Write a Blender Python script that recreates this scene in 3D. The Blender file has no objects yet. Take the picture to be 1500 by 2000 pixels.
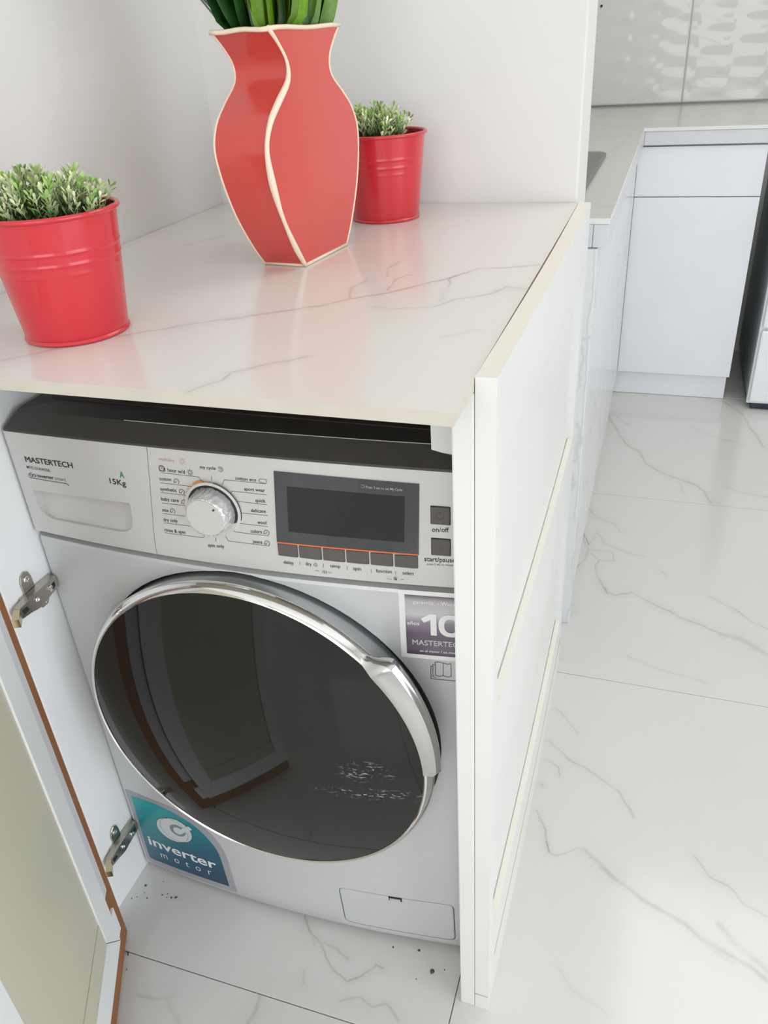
import bpy, bmesh, math, random
from mathutils import Vector, Matrix
random.seed(7)
C = bpy.context.scene.collection
sc = bpy.context.scene
PI = math.pi

# ---------------------------------------------------------------- camera
CAM = Vector((0.7300, -0.6889, 1.2177))
cr = Vector((0.94918177, 0.30933925, -0.05799308))
cu = Vector((-0.1112303, 0.50208526, 0.85763524))
cf = Vector((-0.29441772, 0.80760115, -0.51097807))
cd = bpy.data.cameras.new('camera'); co = bpy.data.objects.new('camera', cd); C.objects.link(co)
co.matrix_world = Matrix(((cr.x, cu.x, -cf.x, CAM.x), (cr.y, cu.y, -cf.y, CAM.y), (cr.z, cu.z, -cf.z, CAM.z), (0, 0, 0, 1)))
cd.sensor_fit = 'HORIZONTAL'; cd.sensor_width = 36; cd.lens = 1565.4366 / 1500 * 36
cd.clip_start = 0.02
sc.camera = co

# ---------------------------------------------------------------- light and exposure
w = bpy.data.worlds.new('world'); sc.world = w; w.use_nodes = True
w.node_tree.nodes['Background'].inputs['Color'].default_value = (0.80, 0.90, 1.0, 1)
w.node_tree.nodes['Background'].inputs['Strength'].default_value = 1.0
def area(name, loc, rot, sx, sy, power, col):
    l = bpy.data.lights.new(name, 'AREA'); l.shape = 'RECTANGLE'; l.size = sx; l.size_y = sy
    l.energy = power; l.color = col
    o = bpy.data.objects.new(name, l); C.objects.link(o); o.location = loc; o.rotation_euler = rot
    return o
# daylight entering through the rear windows and the window on the right; plus an added overhead fill
area('daylight_rear', (0.95, -2.83, 1.45), (PI/2, 0, 0), 1.9, 1.5, 45, (1.0, 0.985, 0.955))
area('daylight_right', (3.13, -1.1, 1.15), (PI/2, 0, PI/2), 2.2, 1.9, 74, (0.90, 0.95, 1.0))
area('overhead_fill_light', (1.6, 1.35, 2.52), (0, 0, 0), 1.4, 1.4, 29, (1.0, 0.97, 0.92))  # added fill without a fixture, brightens the level kitchen surfaces
vs = sc.view_settings
vs.view_transform = 'Standard'; vs.look = 'None'; vs.gamma = 1.0; vs.use_curve_mapping = False
vs.exposure = -0.6

# ---------------------------------------------------------------- materials
def mat(name, col, rough=0.5, metal=0.0, coat=0.0, spec=None, bump=None, var=None, ior=None):
    m = bpy.data.materials.new(name); m.use_nodes = True
    nt = m.node_tree; b = nt.nodes['Principled BSDF']
    b.inputs['Base Color'].default_value = (*col, 1); b.inputs['Roughness'].default_value = rough
    b.inputs['Metallic'].default_value = metal; b.inputs['Coat Weight'].default_value = coat
    b.inputs['Coat Roughness'].default_value = 0.06
    if spec is not None: b.inputs['Specular IOR Level'].default_value = spec
    tc = nt.nodes.new('ShaderNodeTexCoord')
    if var is None: var = (6.0, 0.04)
    n = nt.nodes.new('ShaderNodeTexNoise'); n.inputs['Scale'].default_value = var[0]; n.inputs['Detail'].default_value = 3
    nt.links.new(tc.outputs['Object'], n.inputs['Vector'])
    mx = nt.nodes.new('ShaderNodeMix'); mx.data_type = 'RGBA'
    mx.inputs['A'].default_value = (*[c*(1-var[1]) for c in col], 1)
    mx.inputs['B'].default_value = (*[min(1, c*(1+var[1])) for c in col], 1)
    nt.links.new(n.outputs['Fac'], mx.inputs['Factor']); nt.links.new(mx.outputs['Result'], b.inputs['Base Color'])
    if bump:
        n2 = nt.nodes.new('ShaderNodeTexNoise'); n2.inputs['Scale'].default_value = bump[0]; n2.inputs['Detail'].default_value = 2
        nt.links.new(tc.outputs['Object'], n2.inputs['Vector'])
        bp = nt.nodes.new('ShaderNodeBump'); bp.inputs['Strength'].default_value = bump[1]; bp.inputs['Distance'].default_value = bump[2]
        nt.links.new(n2.outputs['Fac'], bp.inputs['Height']); nt.links.new(bp.outputs['Normal'], b.inputs['Normal'])
    return m

M = {}
M['wall'] = mat('wall_paint', (0.76, 0.755, 0.735), 0.55, bump=(40, 0.15, 0.002))
M['ceiling'] = mat('ceiling_paint', (0.86, 0.86, 0.85), 0.7)
M['white'] = mat('white_paint', (0.78, 0.775, 0.755), 0.32, bump=(18, 0.10, 0.002))
M['lacquer'] = mat('white_lacquer', (0.82, 0.84, 0.88), 0.22)
M['doorwhite'] = mat('white_door_paint', (0.93, 0.925, 0.92), 0.4)
M['apron'] = mat('pale_grey_apron', (0.66, 0.67, 0.69), 0.3)
M['melamine'] = mat('white_melamine', (0.92, 0.925, 0.93), 0.40)
M['cream'] = mat('cream_paint', (0.66, 0.625, 0.49), 0.42, bump=(9, 0.2, 0.003), var=(3.0, 0.10))
M['ledge'] = mat('ledge_paint', (0.82, 0.80, 0.73), 0.4)
M['creamtop'] = mat('cream_edge', (0.83, 0.80, 0.70), 0.4)
M['mdf'] = mat('bare_mdf', (0.34, 0.135, 0.045), 0.65, var=(14, 0.18))
M['tan'] = mat('glue_line', (0.52, 0.37, 0.20), 0.7)
M['greypaint'] = mat('thin_grey_paint', (0.78, 0.76, 0.77), 0.5)
M['dark'] = mat('dark_gap', (0.02, 0.02, 0.02), 0.8)
M['grout'] = mat('grout', (0.42, 0.41, 0.385), 0.9)
M['silver'] = mat('silver_lacquer', (0.66, 0.65, 0.63), 0.36, metal=0.25, bump=(260, 0.03, 0.0004))
M['body'] = mat('silver_steel', (0.63, 0.64, 0.645), 0.38, metal=0.25, bump=(260, 0.03, 0.0004))
M['groove'] = mat('grey_plastic_joint', (0.31, 0.31, 0.30), 0.5)
M['lid'] = mat('dark_grey_lid', (0.060, 0.055, 0.050), 0.42, var=(30, 0.25))
M['liddark'] = mat('dark_lid_centre', (0.045, 0.034, 0.032), 0.55, var=(30, 0.3))
M['chrome'] = mat('chrome', (0.82, 0.81, 0.79), 0.08, metal=1.0)
M['handle'] = mat('dull_chrome', (0.60, 0.595, 0.585), 0.16, metal=0.95)
M['midgrey'] = mat('mid_grey_print', (0.20, 0.27, 0.30), 0.4)
M['bezel'] = mat('satin_silver', (0.45, 0.46, 0.47), 0.25, metal=0.7)
M['gapshade'] = mat('door_gap_shade_colour', (0.012, 0.013, 0.016), 0.5)  # near-black, puts shadow into the gap round the washer door
M['screen'] = mat('display_glass', (0.025, 0.028, 0.032), 0.05, coat=1.0)
M['lcd'] = mat('lcd_window', (0.012, 0.011, 0.011), 0.12)
M['button'] = mat('grey_button', (0.105, 0.095, 0.090), 0.38)
M['orange'] = mat('orange_line', (0.75, 0.17, 0.06), 0.4)
M['orange2'] = mat('orange_print', (0.72, 0.20, 0.03), 0.5)
M['peach'] = mat('faded_orange_print', (0.60, 0.36, 0.27), 0.5)
M['ink'] = mat('black_ink', (0.02, 0.02, 0.022), 0.5)
M['greyink'] = mat('grey_ink', (0.06, 0.06, 0.06), 0.5)
M['green'] = mat('green_ink', (0.02, 0.25, 0.09), 0.5)
M['pale'] = mat('pale_print', (0.5, 0.5, 0.5), 0.5)
M['whiteink'] = mat('white_print', (0.88, 0.88, 0.88), 0.5)
M['cap'] = mat('clear_grey_ring', (0.62, 0.62, 0.61), 0.35)
M['film'] = mat('wrinkled_film', (0.80, 0.80, 0.80), 0.10, metal=0.75, bump=(120, 0.9, 0.004))
M['steel'] = mat('nickel_steel', (0.50, 0.47, 0.42), 0.26, metal=1.0, bump=(90, 0.2, 0.001))
M['brass'] = mat('yellowed_steel', (0.62, 0.52, 0.33), 0.25, metal=1.0)
M['red'] = mat('red_enamel', (0.60, 0.020, 0.032), 0.33, coat=0.5)
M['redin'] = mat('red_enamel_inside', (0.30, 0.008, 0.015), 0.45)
M['coral'] = mat('coral_glaze', (0.62, 0.070, 0.055), 0.24, coat=0.3, bump=(300, 0.03, 0.0006), var=(5, 0.06))
M['clay'] = mat('bare_cream_clay', (0.84, 0.70, 0.55), 0.55)
M['clayin'] = mat('brown_inner_glaze', (0.10, 0.03, 0.015), 0.4)
M['soil'] = mat('dark_filler', (0.018, 0.014, 0.010), 0.9, bump=(200, 1.0, 0.004))
M['rawedge'] = mat('unglazed_tile_edge', (0.60, 0.555, 0.475), 0.6, bump=(120, 0.3, 0.001), var=(25, 0.10))
M['crumb'] = mat('brown_crumbs', (0.12, 0.07, 0.045), 0.9)
M['oven'] = mat('white_enamel', (0.83, 0.86, 0.89), 0.2)
M['ovenshade'] = mat('shaded_oven_enamel', (0.42, 0.46, 0.47), 0.5)  # white enamel darkened: the shadow on the stove side is in the colour
M['navy'] = mat('dark_foot_rail', (0.02, 0.03, 0.05), 0.4)
M['sink'] = mat('brushed_steel', (0.24, 0.25, 0.235), 0.33, metal=0.9)
M['frame'] = mat('window_frame', (0.8, 0.8, 0.8), 0.4)

# brushed knob face
m = mat('brushed_knob', (0.92, 0.92, 0.92), 0.38, metal=0.75); M['knob'] = m

# dark door glass: nearly black, mirror-smooth, with dried streaks
m = mat('smoked_glass', (0.012, 0.012, 0.010), 0.04, spec=0.38); M['glass'] = m
nt = m.node_tree; b = nt.nodes['Principled BSDF']; tc = nt.nodes['Texture Coordinate']
def dried(cx, cz, rx, rz):
    mp = nt.nodes.new('ShaderNodeMapping'); mp.vector_type = 'TEXTURE'
    mp.inputs['Location'].default_value = (cx, 0, cz); mp.inputs['Scale'].default_value = (rx, 1000, rz)
    nt.links.new(tc.outputs['Object'], mp.inputs['Vector'])
    ln = nt.nodes.new('ShaderNodeVectorMath'); ln.operation = 'LENGTH'; nt.links.new(mp.outputs[0], ln.inputs[0])
    s = nt.nodes.new('ShaderNodeMath'); s.operation = 'SUBTRACT'; s.use_clamp = True; s.inputs[0].default_value = 1.0
    nt.links.new(ln.outputs['Value'], s.inputs[1]); return s
# (object space of the door: origin at washer origin)
def band(scale, lo, hi, stretch):
    mp = nt.nodes.new('ShaderNodeMapping'); mp.inputs['Scale'].default_value = stretch
    nt.links.new(tc.outputs['Object'], mp.inputs['Vector'])
    n = nt.nodes.new('ShaderNodeTexNoise'); n.inputs['Scale'].default_value = scale; n.inputs['Detail'].default_value = 5; n.inputs['Distortion'].default_value = 1.2
    nt.links.new(mp.outputs[0], n.inputs['Vector'])
    r = nt.nodes.new('ShaderNodeMapRange'); r.inputs['From Min'].default_value = lo; r.inputs['From Max'].default_value = hi
    nt.links.new(n.outputs['Fac'], r.inputs['Value']); return r
def mul(a, b_):
    x = nt.nodes.new('ShaderNodeMath'); x.operation = 'MULTIPLY'
    nt.links.new(a, x.inputs[0]); nt.links.new(b_, x.inputs[1]); return x.outputs[0]
def add(a, b_):
    x = nt.nodes.new('ShaderNodeMath'); x.operation = 'ADD'; x.use_clamp = True
    nt.links.new(a, x.inputs[0]); nt.links.new(b_, x.inputs[1]); return x.outputs[0]
e1 = dried(0.158, 0.442, 0.042, 0.022); e2 = dried(0.165, 0.402, 0.080, 0.013)
bd = band(95, 0.56, 0.66, (1, 1, 2.6))
st = mul(add(e1.outputs[0], e2.outputs[0]), bd.outputs[0])
mxg = nt.nodes.new('ShaderNodeMix'); mxg.data_type = 'RGBA'
mxg.inputs['A'].default_value = (0.012, 0.012, 0.010, 1); mxg.inputs['B'].default_value = (0.5, 0.5, 0.48, 1)
nt.links.new(st, mxg.inputs['Factor']); nt.links.new(mxg.outputs['Result'], b.inputs['Base Color'])
rr = nt.nodes.new('ShaderNodeMapRange'); rr.inputs['To Min'].default_value = 0.04; rr.inputs['To Max'].default_value = 0.6
nt.links.new(st, rr.inputs['Value']); nt.links.new(rr.outputs[0], b.inputs['Roughness'])

# veined porcelain: every vein is a polyline, bent by noise, in the plane of the slab
def vein_group():
    g = bpy.data.node_groups.new('vein_segment', 'ShaderNodeTree')
    I = g.interface
    for n_, t_ in (('P', 'NodeSocketVector'), ('A', 'NodeSocketVector'), ('D', 'NodeSocketVector'), ('InvL', 'NodeSocketFloat'), ('InvW', 'NodeSocketFloat'), ('Int', 'NodeSocketFloat'), ('Prev', 'NodeSocketFloat')):
        I.new_socket(n_, in_out='INPUT', socket_type=t_)
    I.new_socket('Out', in_out='OUTPUT', socket_type='NodeSocketFloat')
    gi = g.nodes.new('NodeGroupInput'); go = g.nodes.new('NodeGroupOutput'); L = g.links.new
    def vm(op, a, b_=None, s=None):
        x = g.nodes.new('ShaderNodeVectorMath'); x.operation = op; L(a, x.inputs[0])
        if b_ is not None: L(b_, x.inputs[1])
        if s is not None: L(s, x.inputs['Scale'])
        return x
    def mm(op, a, b_, cl=False):
        x = g.nodes.new('ShaderNodeMath'); x.operation = op; x.use_clamp = cl
        for k_, v_ in enumerate((a, b_)):
            if isinstance(v_, float): x.inputs[k_].default_value = v_
            else: L(v_, x.inputs[k_])
        return x.outputs[0]
    pa = vm('SUBTRACT', gi.outputs['P'], gi.outputs['A']).outputs[0]
    dt = vm('DOT_PRODUCT', pa, gi.outputs['D']).outputs['Value']
    t = mm('MULTIPLY', dt, gi.outputs['InvL'], True)
    sc_ = vm('SCALE', gi.outputs['D'], s=t).outputs[0]
    df = vm('SUBTRACT', pa, sc_).outputs[0]
    ln = vm('LENGTH', df).outputs['Value']
    q = mm('MULTIPLY', ln, gi.outputs['InvW'])
    f = mm('SUBTRACT', 1.0, q, True)
    f = mm('MULTIPLY', f, gi.outputs['Int'])
    L(mm('MAXIMUM', f, gi.outputs['Prev']), go.inputs['Out'])
    return g
VG = vein_group()
def porcelain(name, veins, base, vein_col, rough, warp, wscale, cloud=0.03, generic=0.0):
    m = bpy.data.materials.new(name); m.use_nodes = True
    nt = m.node_tree; L = nt.links.new; b = nt.nodes['Principled BSDF']
    b.inputs['Roughness'].default_value = rough; b.inputs['Specular IOR Level'].default_value = 0.55
    geo = nt.nodes.new('ShaderNodeNewGeometry')
    n = nt.nodes.new('ShaderNodeTexNoise'); n.inputs['Scale'].default_value = wscale; n.inputs['Detail'].default_value = 4
    L(geo.outputs['Position'], n.inputs['Vector'])
    s1 = nt.nodes.new('ShaderNodeVectorMath'); s1.operation = 'SUBTRACT'; s1.inputs[1].default_value = (0.5, 0.5, 0.5)
    L(n.outputs['Color'], s1.inputs[0])
    s2 = nt.nodes.new('ShaderNodeVectorMath'); s2.operation = 'SCALE'; s2.inputs['Scale'].default_value = warp; L(s1.outputs[0], s2.inputs[0])
    s3 = nt.nodes.new('ShaderNodeVectorMath'); s3.operation = 'ADD'; L(geo.outputs['Position'], s3.inputs[0]); L(s2.outputs[0], s3.inputs[1])
    s4 = nt.nodes.new('ShaderNodeVectorMath'); s4.operation = 'MULTIPLY'; s4.inputs[1].default_value = (1, 1, 0); L(s3.outputs[0], s4.inputs[0])
    prev = None
    for pts, wd, it in veins:
        for a, c in zip(pts[:-1], pts[1:]):
            d = (c[0]-a[0], c[1]-a[1]); l2 = d[0]**2 + d[1]**2 + 1e-9
            for ww, ii in ((wd, it), (wd*4.5, it*0.22)):
                g = nt.nodes.new('ShaderNodeGroup'); g.node_tree = VG
                g.inputs['A'].default_value = (a[0], a[1], 0); g.inputs['D'].default_value = (d[0], d[1], 0)
                g.inputs['InvL'].default_value = 1/l2; g.inputs['InvW'].default_value = 1/ww; g.inputs['Int'].default_value = ii
                L(s4.outputs[0], g.inputs['P'])
                if prev is not None: L(prev, g.inputs['Prev'])
                prev = g.outputs[0]
    n3 = nt.nodes.new('ShaderNodeTexNoise'); n3.inputs['Scale'].default_value = wscale*1.6; n3.inputs['Detail'].default_value = 3
    L(geo.outputs['Position'], n3.inputs['Vector'])
    mr = nt.nodes.new('ShaderNodeMapRange'); mr.inputs['From Min'].default_value = 0.3; mr.inputs['From Max'].default_value = 0.6; mr.inputs['To Min'].default_value = 0.45
    L(n3.outputs['Fac'], mr.inputs['Value'])
    fac = None
    if prev is not None:
        x = nt.nodes.new('ShaderNodeMath'); x.operation = 'MULTIPLY'; L(prev, x.inputs[0]); L(mr.outputs[0], x.inputs[1]); fac = x.outputs[0]
    if generic > 0:
        nz = nt.nodes.new('ShaderNodeTexNoise'); nz.inputs['Scale'].default_value = 1.7; nz.inputs['Detail'].default_value = 6; nz.inputs['Distortion'].default_value = 0.6
        L(geo.outputs['Position'], nz.inputs['Vector'])
        a1 = nt.nodes.new('ShaderNodeMath'); a1.operation = 'SUBTRACT'; a1.inputs[1].default_value = 0.5; L(nz.outputs['Fac'], a1.inputs[0])
        a2 = nt.nodes.new('ShaderNodeMath'); a2.operation = 'ABSOLUTE'; L(a1.outputs[0], a2.inputs[0])
        a3 = nt.nodes.new('ShaderNodeMapRange'); a3.inputs['From Min'].default_value = 0.0; a3.inputs['From Max'].default_value = 0.012; a3.inputs['To Min'].default_value = generic; a3.inputs['To Max'].default_value = 0
        L(a2.outputs[0], a3.inputs['Value'])
        if fac is None: fac = a3.outputs[0]
        else:
            x = nt.nodes.new('ShaderNodeMath'); x.operation = 'MAXIMUM'; L(fac, x.inputs[0]); L(a3.outputs[0], x.inputs[1]); fac = x.outputs[0]
    n4 = nt.nodes.new('ShaderNodeTexNoise'); n4.inputs['Scale'].default_value = 3.0; n4.inputs['Detail'].default_value = 3
    L(geo.outputs['Position'], n4.inputs['Vector'])
    c0 = nt.nodes.new('ShaderNodeMix'); c0.data_type = 'RGBA'
    c0.inputs['A'].default_value = (*[c*(1-cloud) for c in base], 1); c0.inputs['B'].default_value = (*[min(1, c*(1+cloud)) for c in base], 1)
    L(n4.outputs['Fac'], c0.inputs['Factor'])
    out = c0.outputs['Result']
    if fac is not None:
        c1 = nt.nodes.new('ShaderNodeMix'); c1.data_type = 'RGBA'; c1.inputs['B'].default_value = (*vein_col, 1)
        L(fac, c1.inputs['Factor']); L(out, c1.inputs['A']); out = c1.outputs['Result']
    L(out, b.inputs['Base Color'])
    return m

COUNTER_VEINS =  [([(0.2951, 0.0515), (0.3431, 0.0872), (0.38, 0.1137), (0.4022, 0.1409), (0.4415, 0.1717), (0.4745, 0.215), (0.4937, 0.2356), (0.5061, 0.2625), (0.5189, 0.2837), (0.5582, 0.2927), (0.5906, 0.3068)], 0.0014, 0.62), ([(0.4022, 0.1409), (0.3901, 0.186), (0.3968, 0.2177)], 0.0022, 0.28), ([(0.4357, 0.1808), (0.4314, 0.2317), (0.4427, 0.2491)], 0.002, 0.3), ([(0.4151, 0.2356), (0.4057, 0.2741), (0.4095, 0.3128)], 0.002, 0.25), ([(0.5054, 0.1262), (0.5211, 0.1527), (0.555, 0.1794), (0.5679, 0.2094), (0.5936, 0.1996)], 0.0025, 0.35), ([(0.4401, 0.1166), (0.463, 0.1124), (0.5046, 0.1244)], 0.002, 0.22), ([(0.5375, 0.0281), (0.5636, 0.0568)], 0.002, 0.15), ([(0.5067, 0.1466), (0.5003, 0.1926), (0.5042, 0.1881)], 0.007, 0.14), ([(0.5574, 0.1938), (0.5888, 0.1972)], 0.008, 0.12), ([(0.3701, -0.091), (0.4034, -0.0613), (0.4283, -0.0417)], 0.0018, 0.3), ([(0.1281, -0.0996), (0.1615, -0.0651), (0.179, -0.0447)], 0.005, 0.25), ([(0.2069, -0.0141), (0.2474, 0.0193), (0.279, 0.0466), (0.3168, 0.0724)], 0.0035, 0.3), ([(0.3601, -0.1374), (0.3683, -0.1224), (0.3771, -0.111), (0.3749, -0.0908), (0.3926, -0.0751)], 0.0022, 0.3), ([(0.4933, 0.2361), (0.5006, 0.2169), (0.5019, 0.2019)], 0.0016, 0.5), ([(0.505, 0.2626), (0.4963, 0.2342)], 0.0012, 0.9), ([(0.0517, 0.376), (0.0714, 0.4102), (0.0875, 0.4455)], 0.002, 0.2)]
FLOOR_VEINS =  [([(0.5961, 2.0645), (0.6489, 1.9363), (0.6854, 1.8296), (0.7277, 1.784), (0.7538, 1.6991), (0.8092, 1.6492), (0.8516, 1.6225), (0.9029, 1.5874), (0.9277, 1.5481), (0.9414, 1.4888)], 0.006, 0.4), ([(0.5948, 2.0803), (0.6342, 2.0557), (0.6815, 1.9874)], 0.006, 0.25), ([(0.8517, 1.6109), (0.8703, 1.5247)], 0.004, 0.25), ([(0.8935, 2.0056), (0.9776, 1.9359), (1.0477, 1.9017)], 0.004, 0.25), ([(0.9435, 2.2682), (0.9983, 2.2528), (1.0598, 2.151), (1.0766, 2.0335), (1.0995, 1.9529), (1.1091, 1.8939)], 0.007, 0.33), ([(0.9934, 1.5955), (1.027, 1.575), (1.0985, 1.558)], 0.006, 0.3), ([(0.5867, 1.4143), (0.6259, 1.3549), (0.6586, 1.322), (0.679, 1.3118), (0.7059, 1.2745)], 0.004, 0.3), ([(0.5929, 1.2875), (0.6118, 1.2249), (0.6276, 1.1872)], 0.003, 0.75), ([(0.6276, 1.1872), (0.6445, 1.2606), (0.668, 1.2101), (0.7217, 1.1777), (0.7723, 1.1677)], 0.003, 0.3), ([(0.6002, 1.0557), (0.6215, 1.111), (0.629, 1.174)], 0.004, 0.3), ([(0.5933, 1.2394), (0.6298, 1.1653), (0.6899, 1.1704), (0.6977, 1.1289), (0.6619, 1.1205), (0.6307, 1.1566)], 0.0035, 0.3), ([(0.6615, 1.1247), (0.6522, 1.1013), (0.6641, 1.0464), (0.6909, 0.9901), (0.7089, 0.9793), (0.7459, 0.9996), (0.8021, 0.9649), (0.8599, 0.9292), (0.919, 0.9028), (0.9531, 0.8816)], 0.004, 0.42), ([(0.6875, 1.0047), (0.6923, 0.9829)], 0.002, 0.8), ([(0.9531, 0.8816), (0.9944, 0.8758), (1.0471, 0.836), (1.0669, 0.814)], 0.012, 0.33), ([(0.9309, 1.0293), (0.9605, 0.9999), (0.9875, 0.9816), (1.0173, 0.9543), (1.0538, 0.9297)], 0.0025, 0.35), ([(0.8187, 1.1115), (0.8301, 1.09)], 0.004, 0.2), ([(0.7484, 0.7634), (0.8028, 0.7407), (0.8769, 0.7215), (0.92, 0.7127)], 0.0025, 0.2), ([(0.625, 0.5607), (0.6406, 0.5472), (0.6772, 0.4966)], 0.0022, 0.3), ([(0.6227, 0.4658), (0.665, 0.4322), (0.7288, 0.3982), (0.7613, 0.3745), (0.7942, 0.3236)], 0.003, 0.33), ([(0.6242, 0.2938), (0.6481, 0.2555), (0.6565, 0.217)], 0.002, 0.5), ([(0.6565, 0.217), (0.6684, 0.2151), (0.7089, 0.2368), (0.73, 0.2255)], 0.0015, 0.35), ([(0.7176, 0.2358), (0.73, 0.2255), (0.7686, 0.1964), (0.8077, 0.1726), (0.8501, 0.1542), (0.8781, 0.1446), (0.9054, 0.1267), (0.9485, 0.1116), (0.9939, 0.0879)], 0.006, 0.38), ([(0.6511, 0.2348), (0.6563, 0.2187)], 0.0018, 0.75), ([(0.8909, 0.2739), (0.9146, 0.2408), (0.9455, 0.2272), (0.9697, 0.2003), (1.001, 0.187)], 0.0025, 0.36), ([(0.6216, 0.4161), (0.652, 0.4069), (0.6583, 0.3832)], 0.0025, 0.3), ([(0.6239, 0.3573), (0.6272, 0.3561)], 0.0025, 0.6), ([(0.6974, 0.0201), (0.7232, -0.0063), (0.7807, -0.029)], 0.002, 0.16), ([(0.9282, 0.1589), (0.9494, 0.1338), (0.9948, 0.1011)], 0.007, 0.25), ([(0.9199, 0.117), (0.948, 0.098)], 0.006, 0.2), ([(0.2979, -0.0105), (0.3145, -0.0294), (0.3454, -0.0537), (0.3699, -0.0745), (0.4036, -0.0896), (0.4219, -0.0748), (0.438, -0.0528), (0.45, -0.0532)], 0.0022, 0.5), ([(0.3372, -0.0438), (0.3669, -0.0455), (0.3914, -0.0565)], 0.003, 0.3), ([(0.3229, -0.0396), (0.3301, -0.052)], 0.003, 0.25), ([(0.4024, -0.1178), (0.4279, -0.103), (0.4499, -0.1111), (0.4696, -0.1017), (0.4933, -0.1178)], 0.0025, 0.35), ([(0.3329, -0.093), (0.3398, -0.1139)], 0.003, 0.2), ([(0.2837, -0.1414), (0.2841, -0.1632), (0.2794, -0.1859)], 0.004, 0.4), ([(0.106, -0.1933), (0.1352, -0.1922), (0.1585, -0.1817)], 0.004, 0.3), ([(0.1513, -0.1838), (0.1715, -0.2035), (0.1848, -0.212)], 0.006, 0.3)]

# ---------------------------------------------------------------- helpers
def base_of(o):
    return o.matrix_world.translation if False else Vector(o['_w']) if o is not None and '_w' in o else Vector((0, 0, 0))
WORLD = {}
def thing(name, label, cat, loc=(0, 0, 0), group=None):
    o = bpy.data.objects.new(name, None); C.objects.link(o); o.location = loc; o.empty_display_size = 0.05
    o['label'] = label; o['category'] = cat
    if group: o['group'] = group
    WORLD[o.name] = Vector(loc)
    return o
def tag(o, label, cat, group=None):
    o['label'] = label; o['category'] = cat
    if group: o['group'] = group
    return o
def link(name, me, m=None, parent=None, label=None, kind=None):
    """me holds world coordinates; they are stored relative to the thing's base"""
    o = bpy.data.objects.new(name, me); C.objects.link(o)
    off = WORLD[parent.name] if parent is not None and parent.name in WORLD else Vector((0, 0, 0))
    if parent is not None:
        me.transform(Matrix.Translation(-off)); o.parent = parent
    WORLD[o.name] = off
    if m is not None and not me.materials: me.materials.append(M[m] if isinstance(m, str) else m)
    if label: o['label'] = label
    if kind: o['kind'] = kind
    return o
def frombm(bm, smooth=False, ang=None):
    bmesh.ops.recalc_face_normals(bm, faces=bm.faces)
    me = bpy.data.meshes.new('m'); 
    if smooth:
        for f in bm.faces: f.smooth = True
        if ang is not None:
            for e in bm.edges:
                if len(e.link_faces) == 2 and e.calc_face_angle(0) > ang: e.smooth = False
    bm.to_mesh(me); bm.free(); return me
def bmbox(bm, x0, x1, y0, y1, z0, z1, bev=0.0):
    vs_ = [bm.verts.new((x, y, z)) for x in (x0, x1) for y in (y0, y1) for z in (z0, z1)]
    F = [(0, 1, 3, 2), (4, 6, 7, 5), (0, 4, 5, 1), (2, 3, 7, 6), (0, 2, 6, 4), (1, 5, 7, 3)]
    fs = [bm.faces.new([vs_[i] for i in f]) for f in F]
    if bev > 0:
        es = list({e for f in fs for e in f.edges})
        bmesh.ops.bevel(bm, geom=es, offset=bev, segments=2, affect='EDGES', profile=0.6)
    return vs_
def box(name, x0, x1, y0, y1, z0, z1, m, parent=None, bev=0.0015, **k):
    bm = bmesh.new(); bmbox(bm, x0, x1, y0, y1, z0, z1, bev)
    return link(name, frombm(bm), m, parent, **k)
def prism(bm, pts, a, b, axis=2):
    """polygon pts extruded from a to b along axis"""
    def P(p, h):
        if axis == 2: return (p[0], p[1], h)
        if axis == 1: return (p[0], h, p[1])
        return (h, p[0], p[1])
    lo = [bm.verts.new(P(p, a)) for p in pts]; hi = [bm.verts.new(P(p, b)) for p in pts]
    bm.faces.new(lo); bm.faces.new(hi[::-1]); n = len(pts)
    for i in range(n): bm.faces.new([lo[i], lo[(i+1) % n], hi[(i+1) % n], hi[i]])
def tube(bm, pts, r, seg=8, cap=True):
    pts = [Vector(p) for p in pts]; n = len(pts); rings = []
    rr_ = r if isinstance(r, (list, tuple)) else [r]*n
    t = (pts[1]-pts[0]).normalized(); up = Vector((0, 0, 1)) if abs(t.z) < 0.9 else Vector((1, 0, 0))
    nrm = t.cross(up).normalized()
    for i in range(n):
        a = pts[max(i-1, 0)]; b_ = pts[min(i+1, n-1)]; t = (b_-a).normalized()
        nrm = (nrm - t*nrm.dot(t)).normalized(); bi = t.cross(nrm)
        rings.append([bm.verts.new(pts[i] + (nrm*math.cos(2*PI*k/seg) + bi*math.sin(2*PI*k/seg))*rr_[i]) for k in range(seg)])
    for i in range(n-1):
        for k in range(seg): bm.faces.new([rings[i][k], rings[i][(k+1) % seg], rings[i+1][(k+1) % seg], rings[i+1][k]])
    if cap: bm.faces.new(rings[0][::-1]); bm.faces.new(rings[-1])
def lathe(bm, prof, c, seg=64, axis='z', closed=False):
    """prof: (r, h) pairs"""
    rings = []
    for r, h in prof:
        ring = []
        for k in range(seg):
            a = 2*PI*k/seg
            if axis == 'z': p = (c[0]+r*math.cos(a), c[1]+r*math.sin(a), c[2]+h)
            else: p = (c[0]+r*math.cos(a), c[1]+h, c[2]+r*math.sin(a))
            ring.append(bm.verts.new(p))
        rings.append(ring)
    m_ = len(rings)
    for i in range(m_ if closed else m_-1):
        A, B_ = rings[i], rings[(i+1) % m_]
        for k in range(seg): bm.faces.new([A[k], A[(k+1) % seg], B_[(k+1) % seg], B_[k]])
    if not closed:
        for R_, pr in ((rings[0], prof[0]), (rings[-1], prof[-1])):
            if pr[0] < 0.02 or True:
                if pr[0] > 1e-5: bm.faces.new(R_)
    return rings
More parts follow.
